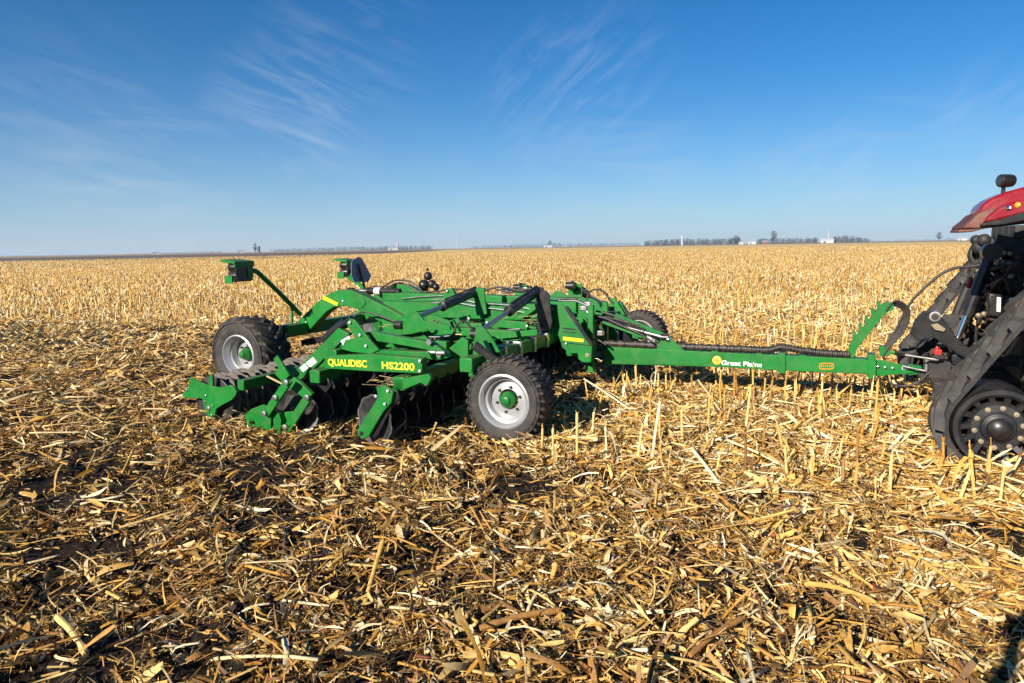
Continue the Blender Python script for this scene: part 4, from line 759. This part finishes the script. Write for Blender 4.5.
# axle housing, cab and the clutter of the three-point hitch
tp('axle_housing', 'dusty_black', lambda b: [b.box((5.35, 0, 1.05), (1.2, 1.3, 1.0)), b.lathe((5.25, -1.6, 1.4), (0, 1, 0), [(.2, 0), (.25, .4), (.3, .9), (.3, 2.3), (.25, 2.8), (.2, 3.2)], 24), b.box((5.2, 0, 1.85), (.9, 1.1, .5)), b.box((7.1, 0, 1.0), (2.6, .9, .7))], bevel=.03)
cb_ = tp('cab', 'red_paint', lambda b: [b.plate([(5.75, 1.5), (5.7, 2.4), (7.5, 2.35), (7.6, 1.4), (6.4, 1.4)], -.85, .85), b.box((6.7, 0, 3.28), (1.9, 1.75, .16))], bevel=.03)
tp('cab_window', 'glass', lambda b: b.plate([(5.95, 2.38), (5.92, 3.21), (7.5, 3.21), (7.55, 2.34)], -.8, .8), parent=cb_); tp('cab_pillar', 'black_paint_and_shade', lambda b: [b.beam((5.93, s * .81, 2.4), (5.9, s * .81, 3.22), .06, .07) for s in (-1, 1)] + [b.beam((7.53, s * .81, 2.35), (7.5, s * .81, 3.22), .06, .07) for s in (-1, 1)], parent=cb_, split=True)
hd = tp('hood', 'red_paint', lambda b: b.plate([(7.6, 1.1), (7.6, 2.2), (9.4, 1.95), (9.8, 1.7), (9.8, 1.0)], -.5, .5), bevel=.08)
for sv in (-1, 1): tp('front_wheel', 'rubber', lambda b: b.lathe((9.0, sv * 1.5, .75), (0, sv, 0), [(.4, -.2), (.7, -.24), (.75, -.18), (.75, .18), (.7, .24), (.4, .2), (.3, .05)], 40))
lw = tp('lower_link', 'black_paint_and_shade', lambda b: [b.beam((5.0, s * .5, .75), (4.18, s * .48, .72), .07, .12) for s in (-1, 1)] + [b.trace([(910, 334), (915, 320), (924, 311), (937, 311.5), (947, 324), (957, 338), (975, 352), (970, 362), (950, 349), (933, 337), (919, 341)], -.62, .06)], bevel=.01, split=True)
tp('link_eye', 'steel', lambda b: [b.lathe(Q(935, 316.5, -.62), (0, -1, 0), [(.055, 0), (.055, .02), (.03, .022)], 20)], parent=lw)
tp('eye_bore', 'dusty_black', lambda b: [b.lathe(Q(935, 316.5, -.645), (0, -1, 0), [(.034, 0), (.034, .005)], 16)], parent=lw, split=True)
tp('lower_link', 'dusty_black', lambda b: [b.plate([(4.05, .78), (4.2, 1.12), (4.38, 1.12), (4.62, .9), (4.9, .8), (4.9, .66), (4.4, .66)], .45, .52)], bevel=.01, split=True)
lc_ = tp('lift_cylinder', 'black_paint_and_shade', lambda b: [b.tube([Q(990, 256, -.55), Q(967, 316, -.55)], .055, 16), b.lathe(Q(991, 252, -.55), (0, 1, 0), [(.09, -.08), (.09, .08)], 18)])
tp('piston_rod', 'chrome', lambda b: b.tube([Q(966.5, 316, -.55), Q(957, 340, -.55)], .032, 12), parent=lc_)
tp('lift_cylinder', 'black_paint_and_shade', lambda b: b.tube([Q(1000, 250, .5), Q(985, 300, .5)], .055, 16))
tp('lift_arm', 'dusty_black', lambda b: [b.beam((4.95, s * .5, 1.85), (4.47, s * .52, 1.98), .09, .14) for s in (-1, 1)] + [b.tube(spline([Q(x, y, .6) for x, y in ((978, 243), (972, 255), (975, 268), (962, 300), (950, 330))]), .05, 10), b.ball(Q(980, 247, .4), .085), b.ball(Q(976, 240, .55), .06), b.ball(Q(984, 240, .3), .07)], bevel=.01, split=True)
tp('top_link', 'rust', lambda b: [b.tube([Q(988, 262, 0), Q(971, 300, 0), Q(962, 318, 0)], .035, 10), b.tube([Q(983, 272, 0), Q(975, 289, 0)], .055, 10), b.tube([Q(974, 304, .1), Q(955, 332, .1)], .045, 10)], split=True)
tp('hitch_rod', 'steel', lambda b: [b.tube([Q(1019, 262, -.3), Q(1019, 292, -.3)], .03, 12), b.tube([Q(905, 355, -.2), Q(938, 360, -.2)], .014, 8), b.tube([Q(940, 346, -.3), Q(962, 344, -.3), Q(956, 356, -.3)], .012, 8), b.tube([Q(902, 366, -.15), Q(925, 371, -.15)], .012, 8)], split=True)
db = tp('drawbar', 'dusty_black', lambda b: [b.beam((5.2, 0, .50), (3.92, 0, .47), .16, .09), b.beam((5.0, 0, .62), (4.05, 0, .60), .14, .07), b.box((4.12, 0, .54), (.22, .2, .2))] + [b.box(Q(x, y, -.4), (.16, .3, .08)) for x, y in ((950, 388), (940, 384))], bevel=.01)
tp('hitch_pin', 'steel', lambda b: b.tube([(4.0, 0, .40), (4.0, 0, .72)], .03, 12), parent=db)
vb = tp('valve_block', 'dusty_black', lambda b: [b.box((4.72, -.45 + .3 * j, 1.35 + .18 * i), (.2, .24, .13)) for i in range(5) for j in range(4)], bevel=.015)
sb = tp('control_box', 'black_paint_and_shade', lambda b: b.trace([(989, 293), (1003, 295), (1002, 318), (988, 316)], -.80, .12), bevel=.015); tp('white_label', 'decal_white', lambda b: b.trace([(997, 297), (1001, 297.6), (1000.5, 312), (996.5, 311.4)], -.804, .003), parent=sb)
def couplers(b):
    r_ = random.Random(5)
    for k in range(70):
        p = np.array((4.55 + r_.uniform(-.12, .15), r_.uniform(-.75, .7), r_.uniform(.6, 1.9))); p[0] += (p[2] - 1.2) * .28
        b.lathe(p, (-1, r_.uniform(-.5, .5), r_.uniform(-.4, .4)), [(.02, -.05), (.035, -.02), (.035, .03), (.022, .05)], 9)
tp('coupler', 'rust', couplers, split=True)
def steelbits(b):
    r_ = random.Random(9)
    for k in range(26):
        p = np.array((4.45 + r_.uniform(-.1, .12), r_.uniform(-.75, .6), r_.uniform(.55, 1.9))); p[0] += (p[2] - 1.2) * .28; b.lathe(p, (-.3, -1, r_.uniform(-.4, .4)), [(.022, -.03), (.03, .0), (.015, .03)], 8)
tp('fitting', 'tan_bolt', steelbits, split=True)
tp('lever', 'red_plastic', lambda b: [b.box(Q(938, 352, -.35), (.07, .05, .06)), b.tube([Q(937, 353, -.35), Q(937.5, 346, -.35)], .018, 8), b.tube([Q(968, 288, -.2), Q(971, 277, -.2)], .025, 8)], bevel=.008, split=True)
tp('yellow_bracket', 'tan_bolt', lambda b: b.trace([(931, 325), (938, 323.5), (946, 329), (944, 332), (935, 330)], -.66, .05), bevel=.006)
def thoses(b):
    r_ = random.Random(3)
    for k in range(22):
        p0 = np.array((4.75, r_.uniform(-.7, .7), r_.uniform(1.0, 2.05))); p3 = np.array((4.62, r_.uniform(-.7, .7), r_.uniform(.6, 1.6))); m1 = p0 + np.array((-r_.uniform(.1, .3), 0, -.05)); m2 = p3 + np.array((-r_.uniform(.05, .25), 0, .15))
        b.tube(spline([p0, m1, (m1 + m2) / 2, m2, p3], 5), r_.uniform(.012, .02), 7)
tp('remote_hose', 'hose_rubber', thoses, split=True)

# ------------------------------------------------------------------ stalks one can pick out
def stalk(pts, r, label, col=0, cat='corn stalk', group=None, name='loose_stalk'):
    P = [np.array(p) for p in pts]; base_ = P[0].copy(); P = spline(P, 4) if len(P) > 2 else [P[0] + (P[1] - P[0]) * k / 4 for k in range(5)]; n = len(P); b = MB()
    b.tube([p - base_ for p in P], r, 9, rr=[r * (1.18 if k in (1, n - 2) else random.uniform(.92, 1.05)) for k in range(n)]); e = P[-1] - base_
    for k in range(3): b.beam(e, e + np.array([random.uniform(-.02, .02), random.uniform(-.02, .02), random.uniform(-.005, .05)]), .007, .003)
    o = b.build(name, 'straw', None); o.location = base_; a_ = o.data.attributes.new('Col', 'FLOAT_COLOR', 'POINT'); m = len(o.data.vertices); c = np.ones((m, 4), np.float32); c[:, :3] = PAL[col]; a_.data.foreach_set('color', c.ravel()); return props(o, label, cat, group)
def upright(x, y0, x1, y1, r, label, col=0):                         # foot and top as seen, standing in the plane of its foot
    p = G(x, y0, .0); d_ = np.array((0, 1., 0)); q = ray(x1, y1); t_ = p[1] / q[1]; stalk([p - np.array((0, 0, .03)), p * .5 + (CAMP + q * t_) * .5, CAMP + q * t_], r, label, col, name='standing_stalk')
upright(719, 398, 723, 346, .012, 'tall yellow stalk standing in front of the white lettering on the tongue', 1)
upright(637, 397, 635.5, 366, .013, 'pale stalk standing under the tongue just right of the green post', 0)
upright(764, 397, 766, 371, .012, 'short stalk standing below the tongue between collar and lettering', 1)
upright(875, 425, 878, 381, .013, 'straight stalk standing below the hitch bolts of the tongue', 1)
upright(971, 476, 971, 452, .02, 'frayed thick stalk standing in front of the track idler wheel', 1)
upright(577, 460, 577, 413, .012, 'bent grey stalk standing right of the front gauge wheel', 0)
upright(553, 462, 553, 428, .011, 'thin stalk standing close against the right of the front gauge wheel tyre', 0)
upright(592, 436, 594, 412, .012, 'ragged twin stalk standing in the wheel shadow', 3)
upright(651, 462, 660, 402, .013, 'white leaning stalk standing in the middle of the open stubble', 6)
upright(536, 458, 536, 440, .012, 'stubby stalk standing by the lower edge of the front gauge wheel', 1)
def lying(x0, y0, h0, x1, y1, h1, r, label, col): stalk([G(x0, y0, h0), (G(x0, y0, h0) + G(x1, y1, h1)) / 2 + np.array((0, .01, .01)), G(x1, y1, h1)], r, label, col)
lying(363, 610, .0, 383, 541, .22, .013, 'thick tan stalk tilting up out of the dark foreground soil', 1)
lying(584, 379, .26, 632, 411, .05, .010, 'long white stalk leaning down from a broken stump near the wheel shadow', 6)
lying(692, 449, .13, 719, 484, .04, .015, 'white split stalk sloping down beneath the leaning stalk', 6)
lying(698, 380, .24, 721, 412, .06, .011, 'broken pale stalk bent over in front of the tongue shadow', 3)
lying(727, 440, .16, 784, 466, .06, .011, 'long straight pale stalk lying across the stubble right of centre', 3)
lying(701, 455, .06, 722, 424, .24, .012, 'golden stalk propped upward beside the white split stalk', 1)
lying(57, 617, .08, 86, 654, .05, .016, 'pale woody stalk lying in dark soil in the lower left corner', 0)
lying(900, 548, .07, 968, 592, .06, .012, 'golden stalk lying flat near the lower right, in front of the track', 1)
lying(690, 655, .09, 742, 618, .12, .013, 'brown stalk resting on leaves at the bottom right of centre', 4)
lying(480, 628, .08, 560, 610, .09, .016, 'grey bowed stalk lying near the bottom centre of the field', 4)

# ------------------------------------------------------------------ far off
def crownless(o_, h, r, n, seed):                                    # bare autumn tree: trunk, limbs and a haze of twigs
    r_ = random.Random(seed); t_ = MB(); t_.tube([(0, 0, -.3), (r_.uniform(-.1, .1) * r, 0, h * .35), (r_.uniform(-.2, .2) * r, 0, h * .75)], .3, 6, rr=[h * .03, h * .022, h * .008])
    c_ = MB()
    for k in range(n):
        g = r_.uniform(0, 6.28); z = r_.uniform(.22, 1.0) * h; q = r * math.sqrt(max(.05, 1 - ((z / h - .6) / .45) ** 2)) * r_.uniform(.15, 1.1)
        p = np.array((math.cos(g) * q, math.sin(g) * q, z)); s_ = h * r_.uniform(.03, .09); d_ = np.array((math.cos(g), math.sin(g), r_.uniform(.2, 1.2))) * s_; w_ = np.array((-math.sin(g), math.cos(g), r_.uniform(-.5, .5))) * s_ * .5
        c_.add([p - d_, p + w_, p + d_, p - w_], [(0, 1, 2, 3)])
    t_.build('trunk', 'tree_bark', o_); c_.build('crown', 'bare_twigs', o_)
def tree(px, dist, top, label, seed, rr=.38):
    p = far(px, dist); hz = 247.3 - (px - 512) * .01707; h = (hz - top) * dist / F_PX * 1.02 + 2.0; o_ = empty('bare_tree', p); crownless(o_, h, h * rr, 150, seed); return props(o_, label, 'tree')
def woods(name, x0, x1, dist, tops, label, dens=1.0, depth=60, seed=1):
    r_ = np.random.default_rng(seed); n = int((x1 - x0) * 9 * dens); vs, fs = [], []; k = 0
    for i in range(n):                                               # one bare crown after another, each with its own height and width
        px = r_.uniform(x0, x1); hz = 247.3 - (px - 512) * .01707; tp_ = np.interp(px, [a for a, _ in tops], [b_ for _, b_ in tops]); dd = dist + r_.uniform(0, depth)
        Hh = ((hz - tp_) * dist / F_PX * .58 + 2) * r_.choice((.35, .5, .65, .8, 1.0, 1.15)) * r_.uniform(.85, 1.1); p0 = far(px, dd); wd = Hh * r_.uniform(.16, .34); nq = 22
        for j in range(nq):
            z = Hh * (1 - r_.uniform(0, 1) ** 1.3 * .95); q = wd * r_.normal(0, .6) * min(1, 1.5 * (1.02 - z / Hh) + .12); g = r_.uniform(0, 6.28); s_ = Hh * r_.uniform(.035, .085); d_ = np.array((math.cos(g) * .6, math.sin(g) * .6, .9)) * s_; w_ = np.array((-math.sin(g), math.cos(g), r_.uniform(-.4, .4))) * s_ * .5
            p = p0 + np.array((q, r_.normal(0, 2), z)); vs += [p - d_, p + w_, p + d_, p - w_]; fs.append((k, k + 1, k + 2, k + 3)); k += 4
    me = np_mesh(name, np.array(vs), np.array(fs), 'bare_twigs', smooth=False); o_ = bpy.data.objects.new(name, me); COL.objects.link(o_); return props(o_, label, 'woods', kind='stuff')
woods('distant_woods', 644, 740, 1500, ((644, 240), (660, 237.5), (690, 236.5), (715, 237), (740, 235.5)), 'long dark bare windbreak on the horizon behind the white silo', seed=1)
woods('distant_woods', 756, 818, 1500, ((756, 238), (770, 236.5), (790, 237), (818, 236.5)), 'dark bare woods on the horizon between the two white farmsteads', seed=2)
woods('distant_woods', 832, 870, 1400, ((832, 235.5), (845, 234), (858, 236), (870, 238.5)), 'low rounded woods on the horizon right of the white barn', seed=3)
woods('distant_woods', 366, 432, 1700, ((366, 246), (385, 245), (410, 244.5), (432, 244)), 'dark windbreak on the horizon above the cultivator lamps', seed=4)
woods('distant_woods', 126, 222, 1900, ((126, 253.8), (160, 252.5), (190, 251.5), (222, 250.5)), 'thin dark treeline on the horizon at the far left', .8, seed=5)
woods('distant_woods', -60, 110, 2600, ((-60, 256), (20, 255), (60, 255.2), (110, 253.8)), 'faint low treeline beyond the black ploughed field', .6, seed=6)
woods('distant_woods', 270, 366, 2600, ((270, 248.5), (310, 247), (340, 245.6), (366, 245.2)), 'faint broken treeline left of the dark windbreak', .8, seed=7)
woods('distant_woods', 470, 640, 3200, ((470, 244.5), (520, 243.2), (550, 241.5), (570, 242), (640, 241.5)), 'faint low treeline above the centre of the cultivator', .7, seed=8)
woods('distant_woods', 870, 1100, 3000, ((870, 239.5), (925, 239), (940, 236.5), (960, 237.5), (1100, 236)), 'faint low treeline behind the tractor fender', .4, seed=9)
tree(773.5, 1300, 232.5, 'tall bare tree rising above the far woods right of the pale house', 21, .3)
tree(736, 1350, 236, 'rounded bare tree at the right end of the long windbreak', 22); tree(938, 1800, 233.5, 'lone far bare tree left of the tractor fender', 23)
tree(255, 1500, 244.5, 'dark narrow tree beside the far left grain bins', 24, .22); tree(550, 1700, 241, 'small far tree on the horizon right of the sign post', 25)
def silo(px, dist, top, w, label, m='white_wall'):
    p = far(px, dist); hz = 247.3 - (px - 512) * .01707; h = (hz - top) * dist / F_PX + 2; o_ = empty('silo', p); part('tank', m, o_, lambda b: b.lathe((0, 0, 0), (0, 0, 1), [(w, -.5), (w, h * .88)], 20)); part('dome', 'galvanised', o_, lambda b: b.lathe((0, 0, 0), (0, 0, 1), [(w * 1.02, h * .88), (w * .8, h * .95), (w * .2, h)], 20)); return props(o_, label, 'silo')
silo(682, 1350, 235.5, 1.9, 'white upright silo in front of the long windbreak'); silo(397.5, 1600, 243.2, 2.5, 'grey grain silo in front of the windbreak above the lamps', 'galvanised')
silo(258.5, 1500, 246, 3, 'dark grain bin next to the narrow far tree', 'dark_grey')
def barn(px, dist, w, h, label, wall, roof, dp=10):
    p = far(px, dist); o_ = empty('barn', p, -math.atan2(p[0], p[1])); part('wall', wall, o_, lambda b: b.box((0, 0, h * .5 - .2), (w, dp, h + .4)))
    rf = MB(); rf.add([(x, y, z) for x in (-w / 2 - .5, w / 2 + .5) for y, z in ((-dp / 2 - .5, h), (0, h + dp * .28), (dp / 2 + .5, h))], [(0, 1, 2), (5, 4, 3), (0, 3, 4, 1), (1, 4, 5, 2), (2, 5, 3, 0)]); rf.build('roof', roof, o_)
    part('door', 'dark_grey', o_, lambda b: b.box((-w * .2, -dp / 2 - .03, h * .35), (w * .18, .06, h * .7))); return props(o_, label, 'barn')
barn(827, 1300, 20, 5, 'long white barn between the two right-hand woods', 'white_wall', 'white_wall'); barn(752, 1300, 12, 5, 'pale farmhouse below the tree at the end of the windbreak', 'white_wall', 'grey_roof'); barn(741, 1280, 7, 3.6, 'small pale shed beside the far farmhouse', 'galvanised', 'grey_roof', 6)
barn(393, 1580, 22, 5, 'low pale barn in front of the windbreak above the lamps', 'white_wall', 'grey_roof'); barn(155, 1700, 14, 4, 'tiny white shed below the far left treeline', 'white_wall', 'grey_roof', 6); barn(240, 1480, 14, 3.2, 'low white sheds left of the dark grain bin', 'white_wall', 'galvanised'); barn(962, 1900, 18, 3.5, 'faint white sheds on the horizon under the fender lip', 'white_wall', 'white_wall')
barn(765, 1290, 9, 4, 'dark red shed right of the far farmhouse', 'farm_red', 'grey_roof', 7); barn(548, 1690, 20, 4, 'low grey shed beside the small far tree', 'galvanised', 'grey_roof')
def mast(px, dist, top, label):
    p = far(px, dist); hz = 247.3 - (px - 512) * .01707; h = (hz - top) * dist / F_PX + 2; o_ = empty('radio_mast', p); part('pole', 'galvanised', o_, lambda b: b.tube([(0, 0, -.5), (0, 0, h)], .55, 6, rr=[.7, .3])); part('crossarm', 'galvanised', o_, lambda b: b.box((0, 0, h * .93), (3, .4, .4))); return props(o_, label, 'mast')
mast(198.5, 1500, 239, 'tall thin mast on the far left horizon'); mast(457, 1500, 235, 'thin mast on the horizon above the accumulators'); mast(111, 1900, 249, 'short pole above the ploughed field at far left'); mast(272, 1700, 242, 'thin pole right of the dark grain bin'); mast(60, 2000, 250, 'faint short pole at the extreme left horizon'); mast(632 / 2 + 512, 1350, 231.5, 'thin pole beside the long white barn')

# ------------------------------------------------------------------ the photographer, whose raised hands and camera shade the lower right corner
pn = bpy.data.meshes.new('person'); J = [(0, 0, .95), (0, 0, 1.2), (0, .0, 1.42), (0, .02, 1.52), (0, .04, 1.62), (0, .04, 1.74)]; ED = [(0, 1), (1, 2), (2, 3), (3, 4), (4, 5)]; RD = [.15, .14, .14, .06, .085, .075]
for s in (-1, 1):
    n0 = len(J); J += [(s * .19, 0, 1.43), (s * .26, .12, 1.62), (s * .12, .10, 1.86), (s * .085, .13, 1.95), (s * .06, .15, 2.0)]; RD += [.07, .05, .04, .035, .03]; ED += [(2, n0)] + [(n0 + k, n0 + k + 1) for k in range(4)]
    n0 = len(J); J += [(s * .1, 0, .9), (s * .12, .01, .5), (s * .13, -.02, .09), (s * .14, .12, .04)]; RD += [.1, .065, .05, .04]; ED += [(0, n0)] + [(n0 + k, n0 + k + 1) for k in range(3)]
pn.from_pydata(J, ED, []); po_ = bpy.data.objects.new('person', pn); COL.objects.link(po_); po_.location = (0, -.28, 0); pn.materials.append(MATS['jacket'])
md = po_.modifiers.new('Skin', 'SKIN')
for k, q in enumerate(RD): pn.skin_vertices[0].data[k].radius = (q, q)
pn.skin_vertices[0].data[0].use_root = True
ss_ = po_.modifiers.new('Subdivision', 'SUBSURF'); ss_.levels = 2; ss_.render_levels = 2
props(po_, 'person in a dark jacket raising a camera overhead, whose shadow darkens the lower right corner', 'person')
pc_ = empty('photo_camera', (0, -.09, 2.0)); part('camera_body', 'black_paint_and_shade', pc_, lambda b: [b.box((0, -.01, -.005), (.15, .06, .10)), b.box((0, -.01, .06), (.06, .05, .04))], bevel=.008); part('hand_grip', 'rubber', pc_, lambda b: b.box((.07, .005, -.01), (.035, .07, .09)), bevel=.01)
props(pc_, 'black hand camera held up by the photographer above the lower right shadow', 'camera')

# ------------------------------------------------------------------ the air over the plain
hm = bpy.data.materials.new('haze'); hm.use_nodes = True; t = hm.node_tree; t.nodes.remove(t.nodes['Principled BSDF']); pv = t.nodes.new('ShaderNodeVolumePrincipled')
pv.inputs['Color'].default_value = (.80, .88, 1, 1); pv.inputs['Density'].default_value = .8e-4; pv.inputs['Anisotropy'].default_value = .1; t.links.new(pv.outputs[0], t.nodes['Material Output'].inputs['Volume'])
hb = MB(); hb.box((0, 0, 30), (10400, 10400, 62.4)); MATS['haze'] = hm; ho = hb.build('haze', 'haze'); ho['kind'] = 'stuff'
